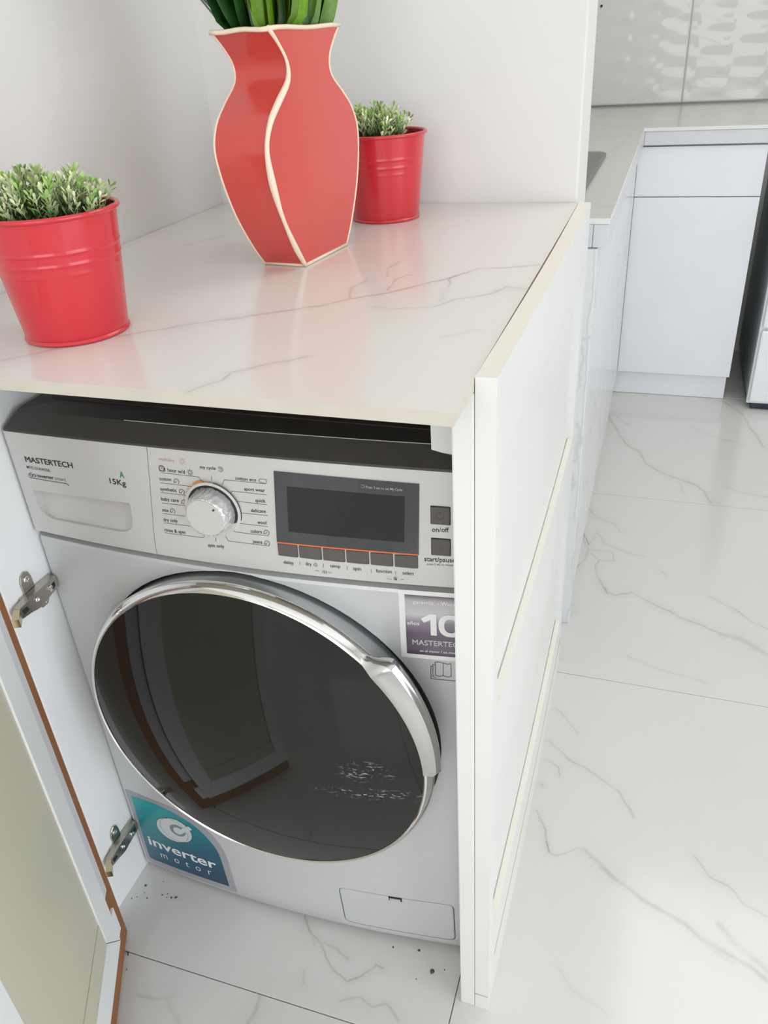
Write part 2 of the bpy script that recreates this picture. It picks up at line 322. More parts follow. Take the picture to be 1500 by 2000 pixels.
def cut(o, cutter):
    """boolean difference baked into the mesh; the cutter is removed again"""
    md = o.modifiers.new('cut', 'BOOLEAN'); md.operation = 'DIFFERENCE'; md.object = cutter; md.solver = 'EXACT'
    dg = bpy.context.evaluated_depsgraph_get(); dg.update()
    me = bpy.data.meshes.new_from_object(o.evaluated_get(dg)); o.modifiers.clear()
    old = o.data; o.data = me; bpy.data.meshes.remove(old); bpy.data.objects.remove(cutter)

# ---------------------------------------------------------------- the room
TJX = [-0.248 + 0.81*k for k in range(0, 5)]; TJY = [-2.571 + 0.81*k for k in range(0, 8)]
XR, YR, YF, ZC = 3.2, -2.9, 3.06, 2.6
floor = box('floor', -0.15, XR, YR-0.1, YF+0.1, -0.06, -0.004, 'grout', bev=0); floor['kind'] = 'structure'
VC = (0.30, 0.285, 0.265)
def tile_of(pt):
    return (math.floor((pt[0]+0.248)/0.81), math.floor((pt[1]+2.571)/0.81))
by = {}
for v in FLOOR_VEINS:
    mid = v[0][len(v[0])//2]; by.setdefault(tile_of(mid), []).append((v[0], v[1]*1.35, min(0.95, v[2]*1.25)))
plain_tile = porcelain('floor_porcelain', [], (0.655, 0.65, 0.63), VC, 0.13, 0.02, 12, generic=0.22)
for i in range(-1, 4):
    for j in range(-1, 8):
        x0 = max(-0.15, -0.248+0.81*i); x1 = min(XR, -0.248+0.81*(i+1)); y0 = max(YR-0.1, -2.571+0.81*j); y1 = min(YF+0.1, -2.571+0.81*(j+1))
        if x1-x0 < 0.02 or y1-y0 < 0.02: continue
        g = 0.0008
        mt = plain_tile
        if (i, j) in by: mt = porcelain('floor_porcelain_veined', by[(i, j)], (0.655, 0.65, 0.63), VC, 0.13, 0.022, 14)
        box('floor_tile', x0+g, x1-g, y0+g, y1-g, -0.008, 0.0, mt, floor, bev=0.0006)
g_ = 0.9625
def K(x, y): return (CAM.x+(x-CAM.x)*g_, CAM.y+(y-CAM.y)*g_)
TZ = 0.9665                                                   # worktop height
XL = -0.0535; YW = 0.7056; XE = 0.5885
def wall(name, *a, m='wall', bev=0.0, parent=None):
    o = box(name, *a, m, parent, bev=bev); o['kind'] = 'structure'; return o
wall('wall_left', -0.15, XL, YR, YW+0.1, 0, ZC)
wall('wall_back', -0.15, XE+0.0005, YW, YW+0.135, 0, ZC, bev=0.003)
wall('wall_kitchen_left', -0.15, 0.0, YW+0.135, YF, 0, ZC)
wall('ceiling', -0.15, XR+0.1, YR-0.1, YF+0.2, ZC, ZC+0.08, m='ceiling')
# rear wall with two windows, right wall with a wide window
def wall_with_hole(name, axis, c0, c1, a0, a1, holes):
    """holes: (u0,u1,z0,z1), sorted along u; built as joined blocks"""
    bm = bmesh.new()
    def blk(u0, u1, z0, z1):
        if axis == 'y': bmbox(bm, u0, u1, c0, c1, z0, z1)
        else: bmbox(bm, c0, c1, u0, u1, z0, z1)
    u = a0
    for (u0, u1, z0, z1) in holes:
        blk(u, u0, 0, ZC); blk(u0, u1, 0, z0); blk(u0, u1, z1, ZC); u = u1
    blk(u, a1, 0, ZC)
    o = link(name, frombm(bm), 'wall'); o['kind'] = 'structure'; return o
wall_with_hole('wall_rear', 'y', YR, YR+0.1, XL, XR, [(0.0, 1.9, 0.7, 2.2)])
wall_with_hole('wall_right', 'x', XR-0.1, XR, YR+0.1, YF, [(-2.2, 0.0, 0.2, 2.1)])
def window(name, axis, c, u0, u1, z0, z1, n):
    bm = bmesh.new(); t = 0.045
    def blk(a, b_, z0_, z1_):
        if axis == 'y': bmbox(bm, a, b_, c, c+0.05, z0_, z1_, 0.003)
        else: bmbox(bm, c, c+0.05, a, b_, z0_, z1_, 0.003)
    blk(u0, u1, z0, z0+t); blk(u0, u1, z1-t, z1)
    for k in range(n+1):
        x = u0 + (u1-u0-t)*k/n; blk(x, x+t, z0, z1)
    o = link(name, frombm(bm), 'frame'); o['kind'] = 'structure'
window('window_1', 'y', YR+0.10, 0.0, 1.9, 0.7, 2.2, 2)
window('window_2', 'x', XR-0.17, -2.2, 0.0, 0.2, 2.1, 2)

# far kitchen wall: glazed tiles with a pressed wave relief
KZ = 0.913
wave = mat('wave_tile_glaze', (0.74, 0.745, 0.72), 0.06, spec=0.36, var=(4, 0.02))
M['wave'] = wave
farw = wall('wall_far', -0.15, XR, YF, YF+0.1, 0, ZC)
def wavetile(x0, x1, z0, z1):
    nx = max(6, int((x1-x0)/0.008)); nz = max(6, int((z1-z0)/0.0075))
    vs_, fs = [], []
    for j in range(nz+1):
        for i in range(nx+1):
            x = x0+(x1-x0)*i/nx; z = z0+(z1-z0)*j/nz
            cn = math.floor((x+0.02*math.sin(z*4))/0.125); u = (x+0.02*math.sin(z*4))/0.125-cn
            sh = u if u < 0.9 else (1-u)*9
            h = 0.0018*sh*math.cos(2*PI*(z/0.074+0.5*(cn % 2))+0.5*math.sin(x*7)) + 0.0003*math.sin(x*21+z*9)
            vs_.append((x, YF-0.009-h, z))
    for j in range(nz):
        for i in range(nx):
            k = j*(nx+1)+i; fs.append((k, k+1, k+nx+2, k+nx+1))
    # rim back to the wall
    n0 = len(vs_); loop = [i for i in range(nx+1)] + [(j+1)*(nx+1)-1 for j in range(1, nz+1)] + [nz*(nx+1)+i for i in range(nx-1, -1, -1)] + [j*(nx+1) for j in range(nz-1, 0, -1)]
    for i in loop: vs_.append((vs_[i][0], YF-0.0003, vs_[i][2]))
    for q in range(len(loop)):
        a, b_ = loop[q], loop[(q+1) % len(loop)]; fs.append((a, n0+q, n0+(q+1) % len(loop), b_))
    me = bpy.data.meshes.new('wavetile'); me.from_pydata(vs_, [], fs)
    for f in me.polygons[:nx*nz]: f.use_smooth = True
    return me
for k in range(0, 5):
    x0 = 0.132+0.6*k - (0.0 if k else 0.0); x1 = min(x0+0.6, XR-0.11)
    for r_ in range(2):
        z0 = KZ+0.0035+0.9*r_*0.36; 
        link('wave_tile', wavetile(x0+0.0003, x1-0.0003, KZ+0.0035+0.75*r_+0.0005, KZ+0.0035+0.75*(r_+1)-0.0005), 'wave', farw)
hole = bmesh.new(); lathe(hole, [(0.0045, -0.012), (0.0045, -0.0135)], (0.399, YF, 1.263), 16, axis='y')
link('screw_hole', frombm(hole), 'dark', farw)

# ---------------------------------------------------------------- kitchen run and far cabinet
marble_top = porcelain('kitchen_worktop_porcelain', [([(0.45, 1.2), (0.55, 1.5), (0.6, 2.1)], 0.008, 0.2)], (0.60, 0.60, 0.555), VC, 0.16, 0.03, 8, generic=0.12)
bm = bmesh.new()
Lp = [(0.003, 0.853), (0.634, 0.853), (0.630, 2.25), (1.04, 2.25), (1.04, YF-0.016), (0.003, YF-0.016)]
prism(bm, Lp, 0.903, KZ)
# stepped front edge: a deeper apron under the slab, along both runs and across the near end
bmesh.ops.recalc_face_normals(bm, faces=bm.faces)
me = frombm(bm); me.materials.append(marble_top); me.materials.append(M['white'])
for f in me.polygons:
    if abs(f.normal.z) < 0.5: f.material_index = 1
wt = link('kitchen_worktop', me)
tag(wt, 'pale veined L-shaped kitchen worktop with deep apron, running to the wave-tiled wall', 'worktop')
for q_ in ((0.606, 0.633, 0.8535, 2.274, 0.8615, 0.9025), (0.6335, 1.04, 2.252, 2.275, 0.8615, 0.9025), (0.003, 0.6055, 0.8535, 0.875, 0.8615, 0.9025)): box('apron', *q_, 'apron', wt)
# sink let into the worktop
sk = thing('kitchen_sink', 'brushed steel sink set in the kitchen worktop behind the wall end', 'sink', (0.34, 1.36, KZ))
bm = bmesh.new()
def rrect(x0, x1, y0, y1, r, n=5):
    o = []
    for cx, cy, a0 in ((x1-r, y1-r, 0), (x0+r, y1-r, 90), (x0+r, y0+r, 180), (x1-r, y0+r, 270)):
        for k in range(n+1):
            a = math.radians(a0+90*k/n); o.append((cx+r*math.cos(a), cy+r*math.sin(a)))
    return o
loops = [(rrect(0.12, 0.562, 1.04, 1.665, 0.03), KZ+0.0005), (rrect(0.12, 0.562, 1.04, 1.665, 0.03), KZ+0.007), (rrect(0.125, 0.557, 1.045, 1.66, 0.028), KZ+0.009),
         (rrect(0.165, 0.517, 1.09, 1.615, 0.03), KZ+0.009), (rrect(0.17, 0.512, 1.095, 1.61, 0.03), KZ+0.002)]
rings = [[bm.verts.new((p[0], p[1], z)) for p in lp] for lp, z in loops]
for a, b_ in zip(rings[:-1], rings[1:]):
    for k in range(len(a)): bm.faces.new([a[k], a[(k+1) % len(a)], b_[(k+1) % len(a)], b_[k]])
bm.faces.new(rings[-1])
link('rim', frombm(bm), 'sink', sk)
bm = bmesh.new(); lathe(bm, [(0.03, 0.0025), (0.03, 0.004), (0.022, 0.0045), (0.02, 0.0035)], (0.34, 1.36, KZ), 24); link('drain', frombm(bm, True, 0.6), 'steel', sk)
bm = bmesh.new(); tube(bm, [(0.09, 1.36, KZ), (0.09, 1.36, KZ+0.22), (0.11, 1.36, KZ+0.25), (0.2, 1.36, KZ+0.26), (0.24, 1.36, KZ+0.245), (0.25, 1.36, KZ+0.21)], 0.011, 12)
lathe(bm, [(0.025, 0.0005), (0.025, 0.01), (0.012, 0.012)], (0.09, 1.36, KZ), 20)
fa = link('faucet', frombm(bm, True, 0.7), 'chrome', sk)
# left run of cabinets, marble clad
clad = porcelain('marble_cladding', [([(0.612, 0.80), (0.612, 0.9)], 0.003, 0.3)], (0.74, 0.75, 0.76), VC, 0.2, 0.03, 10, generic=0.25)
run = thing('sink_cabinet', 'veined white kitchen base cabinet run under the sink, seen edge on behind the end panel', 'cabinet', (0.3, 1.5, 0))
box('end_panel', 0.500, 0.6165, 0.8435, 0.8795, 0.0, 0.8605, clad, run)
box('carcass', 0.003, 0.598, 0.88, 2.255, 0.0, 0.858, clad, run)
for y0, y1 in ((0.884, 1.34), (1.344, 1.80), (1.804, 2.25)):
    box('drawer_front', 0.599, 0.617, y0, y1, 0.702, 0.856, clad, run); box('cabinet_door', 0.599, 0.617, y0, y1, 0.09, 0.698, clad, run)
box('toe_kick', 0.5985, 0.605, 0.884, 2.25, 0.0, 0.086, clad, run)
fc = thing('base_cabinet', 'white kitchen base cabinet with one door and a drawer, beside the stove', 'cabinet', (0.8, 2.6, 0))
box('carcass', 0.600, 0.998, 2.279, YF-0.02, 0.09, 0.858, 'lacquer', fc)
box('filler_strip', 0.5955, 0.6165, 2.262, 2.2785, 0.0925, 0.856, 'lacquer', fc)
box('cabinet_door', 0.6173, 1.005, 2.26, 2.2785, 0.090, 0.7015, 'lacquer', fc)
box('drawer_front', 0.6173, 1.005, 2.26, 2.2785, 0.7045, 0.856, 'lacquer', fc)
box('toe_kick', 0.600, 0.998, 2.277, 2.3, 0.001, 0.0885, 'lacquer', fc)
# stove
sv = thing('stove', 'white free-standing stove with black foot rail, beside the white base cabinet', 'stove', (1.36, 2.5, 0))
box('body', 1.072, 1.63, 2.222, 2.82, 0.03, 0.88, 'ovenshade', sv)
box('front_frame', 1.069, 1.633, 2.203, 2.2215, 0.022, 0.8825, 'oven', sv)
box('oven_door', 1.076, 1.626, 2.183, 2.2025, 0.300, 0.74, 'oven', sv, bev=0.005)
box('warming_drawer', 1.076, 1.626, 2.185, 2.2025, 0.032, 0.289, 'oven', sv, bev=0.005)
box('control_panel', 1.076, 1.626, 2.185, 2.2025, 0.752, 0.875, 'oven', sv, bev=0.004)
box('cooktop', 1.069, 1.633, 2.185, 2.82, 0.8845, 0.899, 'navy', sv, bev=0.004)
box('foot_rail', 1.085, 1.61, 2.205, 2.25, 0.0, 0.021, 'navy', sv)
bm = bmesh.new(); tube(bm, [(1.12, 2.15, 0.69), (1.58, 2.15, 0.69)], 0.009, 10); tube(bm, [(1.14, 2.184, 0.69), (1.14, 2.15, 0.69)], 0.006, 8); tube(bm, [(1.56, 2.184, 0.69), (1.56, 2.15, 0.69)], 0.006, 8)
link('door_handle', frombm(bm, True, 0.8), 'steel', sv)
for k in range(4):
    bm = bmesh.new(); lathe(bm, [(0.02, 0), (0.019, -0.018), (0.015, -0.022)], (1.16+0.126*k, 2.1845, 0.81), 24, axis='y'); link('knob', frombm(bm, True, 0.6), 'navy', sv)

# ---------------------------------------------------------------- laundry cabinet
cab = thing('laundry_cabinet', 'white cabinet enclosing the washing machine, with an open cream-panelled door', 'cabinet', (0.28, 0.35, 0))
box('side_panel', -0.024, -0.006, -0.079, 0.64, 0.0, 0.954, 'melamine', cab, bev=0.001)
bm = bmesh.new()
bmbox(bm, 0.5712, 0.5919, -0.0682, -0.0085, 0.0, 0.9535, 0.0018)
link('front_post', frombm(bm), 'white', cab)
# end panel with two recessed fields, slightly bowed
bm = bmesh.new()
def bowx(y): return 0.0028*math.sin(PI*min(1, max(0, (y+0.068)/0.768)))
X0, X1, XD = 0.5925, 0.6116, 0.6016
Y0, Y1 = -0.0682, 0.7005
yy = [Y0, -0.045] + [-0.045+0.70*k/10 for k in range(1, 11)] + [Y1]
zz = [0.0, 0.078, 0.155, 0.425, 0.572, 0.880, 0.9680]
def recess(j, i): return j in (2, 4) and 1 <= i <= 10
vmap = {}
def V(x, y, z):
    k = (round(x, 5), round(y, 5), round(z, 5))
    if k not in vmap: vmap[k] = bm.verts.new((x+bowx(y), y, z))
    return vmap[k]
for j in range(len(zz)-1):
    for i in range(len(yy)-1):
        x = XD if recess(j, i) else X1
        bm.faces.new([V(x, yy[i], zz[j]), V(x, yy[i+1], zz[j]), V(x, yy[i+1], zz[j+1]), V(x, yy[i], zz[j+1])])
        bm.faces.new([V(X0, yy[i], zz[j]), V(X0, yy[i], zz[j+1]), V(X0, yy[i+1], zz[j+1]), V(X0, yy[i+1], zz[j])])
        if recess(j, i):
            if not recess(j-1, i): bm.faces.new([V(XD, yy[i], zz[j]), V(X1, yy[i], zz[j]), V(X1, yy[i+1], zz[j]), V(XD, yy[i+1], zz[j])])
            if not recess(j+1, i): bm.faces.new([V(XD, yy[i], zz[j+1]), V(XD, yy[i+1], zz[j+1]), V(X1, yy[i+1], zz[j+1]), V(X1, yy[i], zz[j+1])])
            if not recess(j, i-1): bm.faces.new([V(XD, yy[i], zz[j]), V(XD, yy[i], zz[j+1]), V(X1, yy[i], zz[j+1]), V(X1, yy[i], zz[j])])
            if not recess(j, i+1): bm.faces.new([V(XD, yy[i+1], zz[j]), V(X1, yy[i+1], zz[j]), V(X1, yy[i+1], zz[j+1]), V(XD, yy[i+1], zz[j+1])])
for j in range(len(zz)-1):
    for y in (Y0, Y1): bm.faces.new([V(X0, y, zz[j]), V(X1, y, zz[j]), V(X1, y, zz[j+1]), V(X0, y, zz[j+1])])
for i in range(len(yy)-1):
    for z in (0.0, 0.9680): bm.faces.new([V(X0, yy[i], z), V(X1, yy[i], z), V(X1, yy[i+1], z), V(X0, yy[i+1], z)])
bmesh.ops.recalc_face_normals(bm, faces=bm.faces)
me = frombm(bm); me.materials.append(M['white']); me.materials.append(M['creamtop'])
for f in me.polygons:
    if f.normal.z > 0.9: f.material_index = 1 if f.center.z > 0.95 else 2
me.materials.append(M['ledge'])
link('end_panel', me, None, cab, label='white end panel with two recessed fields and a cream top edge')
bm = bmesh.new(); tube(bm, [(X1+bowx(y)-0.0004, y, 0.078) for y in (-0.03, 0.05, 0.15, 0.3, 0.45, 0.6, 0.69)], 0.0011, 6)
link('glue_line', frombm(bm, True), 'tan', cab, label='tan joint line above the plinth of the end panel')
for zq in (0.5722, 0.1552):
    bm = bmesh.new(); tube(bm, [(XD+bowx(y)+0.0006, y, zq) for y in (0.0, 0.1, 0.2, 0.35, 0.5, 0.65)], 0.0007, 5); link('ledge_joint', frombm(bm, True), 'grout', cab)
bm = bmesh.new(); tube(bm, [(0.5926, -0.0684, 0.034), (0.600, -0.0684, 0.0335), (0.6114, -0.0684, 0.0325)], 0.0007, 5); link('crack', frombm(bm, True), 'grout', cab, label='crack near the foot of the end panel')
bm = bmesh.new()
prism(bm, [(0.531, 0.857), (0.5425, 0.8545), (0.552, 0.8535), (0.5575, 0.8555), (0.5905, 0.8545), (0.5905, 0.9535), (0.5305, 0.9535)], 0.008, 0.05, axis=1)
link('support_block', frombm(bm), 'white', cab, label='rough white filler block between worktop and washer')
box('back_rail', -0.004, 0.590, 0.655, 0.675, 0.87, 0.9535, 'melamine', cab)

# open door, seen from inside
P0 = Vector((0.0325, -0.1125, 0)); DD = Vector((math.sin(math.radians(27.6)), -math.cos(math.radians(27.6)), 0)); NN = Vector((-DD.y, DD.x, 0))
def dbox(bm, s0, s1, z0, z1, n0, n1, bev=0.0008):
    vs_ = bmbox(bm, s0, s1, n0, n1, z0, z1, bev)
def dmap(bm):
    for v in bm.verts:
        s, n, z = v.co; p = P0 + DD*s + NN*n; v.co = (p.x, p.y, z)
def dpart(name, blocks, m, parent, **k):
    bm = bmesh.new()
    for b_ in blocks: dbox(bm, *b_)
    dmap(bm); return link(name, frombm(bm), m, parent, **k)
DW = 0.363
cdoor = dpart('cabinet_door', [(0, DW, 0.004, 0.93, -0.016, 0.0, 0.0012)], 'mdf', cab, label='open cabinet door with bare brown board edges')
dpart('painted_strip', [(0.0205, 0.044, 0.140, 0.93, 0.0002, 0.0010, 0)], 'greypaint', cdoor)
dpart('corner_block', [(0.0290, 0.0452, 0.056, 0.108, 0.0002, 0.0048, 0.001)], 'doorwhite', cdoor)
bm = bmesh.new()
for s0, s1, z0, z1 in ((0.0345, 0.080, 0.036, 0.92), (DW-0.045, DW, 0.036, 0.92)):
    pass
# stiles and rail mitred at the corner
prism(bm, [(0.0459, 0.0515), (0.0892, 0.1135), (0.0892, 0.93), (0.0459, 0.93)], 0.0002, 0.0050, axis=1)
dmap(bm); link('stile', frombm(bm), 'doorwhite', cdoor)
bm = bmesh.new()
prism(bm, [(DW-0.038, 0.1135), (DW, 0.0515), (DW, 0.93), (DW-0.038, 0.93)], 0.0002, 0.0050, axis=1)
dmap(bm); link('stile', frombm(bm), 'doorwhite', cdoor)
bm = bmesh.new()
prism(bm, [(0.0467, 0.0507), (DW, 0.0507), (DW-0.0385, 0.1127), (0.0899, 0.1127)], 0.0002, 0.0050, axis=1)
dmap(bm); link('bottom_rail', frombm(bm), 'doorwhite', cdoor)
dpart('ledge_strip', [(0.0897, DW-0.0385, 0.1140, 0.1590, 0.0002, 0.0035, 0.0006)], 'cream', cdoor, label='cream strip between bottom rail and inset panel')
dpart('inset_panel', [(0.0897, DW-0.0385, 0.1600, 0.93, 0.0002, 0.0025, 0.0006)], 'cream', cdoor, label='yellowed cream inset panel')
for s, n, z, r_ in ((0.0380, 0.0050, 0.072, 0.0034), (0.0630, 0.0053, 0.170, 0.0016)):
    bm = bmesh.new(); p = P0+DD*s+NN*n
    ring = [bm.verts.new(p + DD*r_*math.cos(a) + Vector((0, 0, 1))*r_*1.3*math.sin(a)) for a in [2*PI*k/14 for k in range(14)]]
    ring2 = [bm.verts.new(v.co - NN*0.0004) for v in ring]
    bm.faces.new(ring); bm.faces.new(ring2[::-1])
    for k in range(14): bm.faces.new([ring[k], ring2[k], ring2[(k+1) % 14], ring[(k+1) % 14]])
    link('screw_hole', frombm(bm), 'dark', cdoor)

# concealed hinges on the left side panel
def hinge(zc):
    sx = -0.006
    bm = bmesh.new()
    # arm: a tapering channel running forward, dropping a little, 12 mm proud of the panel
    prof = [(-0.002, 0.0125), (-0.030, 0.013), (-0.050, 0.0125), (-0.076, 0.009), (-0.076, -0.008), (-0.058, -0.010), (-0.048, -0.013), (-0.040, -0.015), (-0.032, -0.011), (-0.002, -0.008)]
    lo = [bm.verts.new((sx+0.004, y, zc+z)) for y, z in prof]; hi = [bm.verts.new((sx+0.0135, y, zc+z*0.88)) for y, z in prof]
    bm.faces.new(lo); bm.faces.new(hi[::-1]); n = len(prof)
    for i in range(n): bm.faces.new([lo[i], lo[(i+1) % n], hi[(i+1) % n], hi[i]])
    bmesh.ops.bevel(bm, geom=[e for e in bm.edges], offset=0.0008, segments=1, affect='EDGES')
    h = link('hinge', frombm(bm), 'steel', cab, label='nickel hinge arm screwed to the left side panel')
    bm = bmesh.new()
    tp = [(-0.030, 0.010), (-0.050, 0.010), (-0.051, 0.028), (-0.0475, 0.037), (-0.040, 0.041), (-0.033, 0.037), (-0.0305, 0.028)]
    prism(bm, [(y, zc+z) for y, z in tp], sx+0.0003, sx+0.0032, axis=0)
    bp = [(-0.012, -0.006), (-0.034, -0.006), (-0.034, -0.018), (-0.029, -0.025), (-0.018, -0.025), (-0.013, -0.018)]
    prism(bm, [(y, zc+z) for y, z in bp], sx+0.0003, sx+0.0032, axis=0)
    prism(bm, [(-0.0, zc-0.007), (-0.06, zc-0.007), (-0.06, zc+0.012), (0.0, zc+0.012)], sx+0.0003, sx+0.0042, axis=0)
    bmesh.ops.bevel(bm, geom=[e for e in bm.edges], offset=0.0007, segments=1, affect='EDGES')
    link('mounting_plate', frombm(bm), 'steel', h)
    for y, z, x, r_ in ((-0.041, 0.030, 0.0033, 0.0045), (-0.023, -0.017, 0.0033, 0.004), (-0.018, 0.001, 0.0138, 0.0045), (-0.044, 0.002, 0.0138, 0.0035)):
        bm = bmesh.new()
        rg = []
        for hh, rr2 in ((0, r_), (0.0012, r_), (0.0018, r_*0.75), (0.0008, r_*0.3)):
            rg.append([bm.verts.new((sx+x+hh, y+rr2*math.cos(2*PI*k/12), zc+z+rr2*math.sin(2*PI*k/12))) for k in range(12)])
        for a, b_ in zip(rg[:-1], rg[1:]):
            for k in range(12): bm.faces.new([a[k], a[(k+1) % 12], b_[(k+1) % 12], b_[k]])
        bm.faces.new(rg[0]); bm.faces.new(rg[-1][::-1])
        link('screw', frombm(bm, True, 0.5), 'chrome', h)
    for pl_, x0_, x1_ in (([(-0.008, zc-0.001), (-0.013, zc-0.004), (-0.013, zc+0.004), (-0.008, zc+0.005)], 0.0136, 0.0141), ([(-0.060, zc-0.002), (-0.070, zc-0.003), (-0.071, zc+0.004), (-0.062, zc+0.004)], 0.0118, 0.0139)):
        bm = bmesh.new(); prism(bm, pl_, sx+x0_, sx+x1_, axis=0)
        link('slot', frombm(bm), 'dark', h)                    # slots in the arm
    # link that bends over to the door cup
    e = Vector((sx+0.009, -0.078, 0)).lerp(P0+DD*0.004+NN*0.0008, 0.42)
    bm = bmesh.new()
    a = [Vector((sx+0.004, -0.074, 0)), Vector((sx+0.0135, -0.074, 0)), Vector((e.x+0.004, e.y+0.002, 0)), Vector((e.x-0.004, e.y-0.002, 0))]
    prism(bm, [(v.x, v.y) for v in a], zc-0.004, zc+0.008)
    link('link_arm', frombm(bm), 'brass', h)
hinge(0.612); hinge(0.114)

# ---------------------------------------------------------------- worktop over the cabinet
veined = porcelain('worktop_porcelain', [(v[0], v[1]*1.35, min(0.95, v[2]*1.35)) for v in COUNTER_VEINS], (0.745, 0.72, 0.675), (0.22, 0.20, 0.185), 0.17, 0.012, 28, cloud=0.02)
bm = bmesh.new()
ys = [-0.1405, -0.10, -0.04, 0.05, 0.15, 0.28, 0.42, 0.56, YW-0.001]
gap = lambda y: 0.0004 + 0.0020*math.sin(PI*min(1, max(0, (y+0.05)/0.72)))
poly = [(XL+0.0008, YW-0.001), (XL+0.0008, -0.1405)] + [((0.5920 - gap(y)) + bowx(y), y) for y in ys]
prism(bm, poly, TZ-0.0115, TZ)
bmesh.ops.bevel(bm, geom=[e for e in bm.edges if abs(e.verts[0].co.z-e.verts[1].co.z) < 1e-6 and e.verts[0].co.z > TZ-0.001], offset=0.0007, segments=1, affect='EDGES')
bmesh.ops.recalc_face_normals(bm, faces=bm.faces)
me = frombm(bm); me.materials.append(veined); me.materials.append(M['rawedge'])
for f in me.polygons:
    if f.normal.z < 0.9: f.material_index = 1
top = link('worktop', me)
tag(top, 'veined cream porcelain worktop over the washing machine, carrying vase and pots', 'worktop')

# ---------------------------------------------------------------- washing machine
WW = 0.590
def Bw(z): return 0.020 if z <= 0.69 else 0.020-(z-0.69)/0.145*0.012
def front(x, z): return -Bw(z)*(1-((x-0.3)/0.3)**2) + 0.0167*x
wm = thing('washing_machine', 'silver front-loading washer-dryer with dark round door, standing in the cabinet', 'washing machine', (0.295, 0.29, 0))
def outline(z, inset=0.0, x0=-0.003, x1=WW, yb=0.58, rL=0.006):
    """plan outline at height z: front bow with rounded corners, then the back"""
    pts = []
    for k in range(6):                       # left corner
        a = k/5; x = x0+rL*(1-math.cos(a*PI/2)); pts.append((x, front(x, z)+rL*(1-math.sin(a*PI/2))+inset))
    n = 26
    for k in range(1, n): x = x0+rL+(x1-x0-2*rL)*k/n; pts.append((x, front(x, z)+inset))
    for k in range(6):
        a = k/5; x = x1-rL*(1-math.sin(a*PI/2)); pts.append((x, front(x, z)+rL*(1-math.cos(a*PI/2))+inset))
    pts += [(x1, yb), (x0, yb)]
    return pts
def loft(levels, m, name, parent, smooth=True, mats=None, **k):
    bm = bmesh.new(); rings = [[bm.verts.new((p[0], p[1], z)) for p in pts] for pts, z in levels]
    for a, b_ in zip(rings[:-1], rings[1:]):
        for i in range(len(a)): bm.faces.new([a[i], a[(i+1) % len(a)], b_[(i+1) % len(a)], b_[i]])
    bm.faces.new(rings[0][::-1]); bm.faces.new(rings[-1])
    return link(name, frombm(bm, smooth, 0.5), m, parent, **k)
lv = [(outline(0.02, 0.012), 0.010), (outline(0.02, 0.003), 0.0115), (outline(0.02, 0.0), 0.017)]
for z in (0.05, 0.12, 0.2, 0.3, 0.4, 0.5, 0.6, 0.66): lv.append((outline(z), z))
lv += [(outline(0.682), 0.680), (outline(0.684, 0.002), 0.6835), (outline(0.684, 0.02), 0.6845)]
body = loft(lv, 'body', 'body', wm)
def cutpoly(poly, y0, y1f):
    bm = bmesh.new(); lo = [bm.verts.new((x, y0, z)) for x, z in poly]; hi = [bm.verts.new((x, y1f(x, z), z)) for x, z in poly]
    bm.faces.new(lo); bm.faces.new(hi[::-1]); n = len(poly)
    for i in range(n): bm.faces.new([lo[i], lo[(i+1) % n], hi[(i+1) % n], hi[i]])
    return link('cutter', frombm(bm))
off_w = WORLD[wm.name]
def roundpoly(pts, r, n=4):
    out = []
    N = len(pts)
    for i in range(N):
        p = Vector(pts[i]); a = Vector(pts[i-1]); b_ = Vector(pts[(i+1) % N])
        rr_ = r[i] if isinstance(r, (list, tuple)) else r
        if rr_ <= 0: out.append(tuple(p)); continue
        u = (a-p).normalized()*rr_; v = (b_-p).normalized()*rr_
        for k in range(n+1):
            t = k/n; q = (p+u)*(1-t)**2 + p*2*t*(1-t) + (p+v)*t*t; out.append(tuple(q))
    return out
def wcut(o, poly, depth):
    ct = cutpoly(poly, -0.08, depth); ct.data.transform(Matrix.Translation(-off_w)); ct.location = off_w
    bpy.context.view_layer.update(); cut(o, ct)
flap_poly = roundpoly([(0.3685, 0.1105), (0.5455, 0.1165), (0.5475, 0.0275), (0.3725, 0.0255)], 0.010)
DCX, DCZ = 0.2915, 0.4400
wcut(body, flap_poly, lambda x, z: front(x, z)+0.008)
ring_poly = [(DCX+0.2425*math.cos(2*PI*k/72), DCZ+0.2425*math.sin(2*PI*k/72)) for k in range(72)]
wcut(body, ring_poly, lambda x, z: 0.012)
for nm in ('gapshade',):
    pass
def decal(poly, o0, o1, name, m, parent, step=0.02, bev=0.0, **k):
    """polygon (x,z) laid on the bowed front as a plate from offset o0 to o1"""
    bm = bmesh.new(); vs_ = [bm.verts.new((x, 0, z)) for x, z in poly]; f = bm.faces.new(vs_)
    xs = [p[0] for p in poly]; x = min(xs)+step
    while x < max(xs)-1e-4:
        bmesh.ops.bisect_plane(bm, geom=bm.verts[:]+bm.edges[:]+bm.faces[:], plane_co=(x, 0, 0), plane_no=(1, 0, 0)); x += step
    r_ = bmesh.ops.extrude_face_region(bm, geom=bm.faces[:])
    ex = {g for g in r_['geom'] if isinstance(g, bmesh.types.BMVert)}
    for v in bm.verts: v.co.y = front(v.co.x, v.co.z) - (o1 if v in ex else o0)
    if bev:
        bmesh.ops.bevel(bm, geom=[e for e in bm.edges if e.verts[0] in ex and e.verts[1] in ex and e.calc_face_angle(0) > 1.0], offset=bev, segments=2, affect='EDGES')
    return link(name, frombm(bm), m, parent, **k)
flap_in = roundpoly([(0.3700, 0.1095), (0.5438, 0.1152), (0.5455, 0.0295), (0.3740, 0.0272)], 0.009)
fl = decal(flap_in, -0.006, 0.0, 'filter_flap', 'body', wm, bev=0.0006)
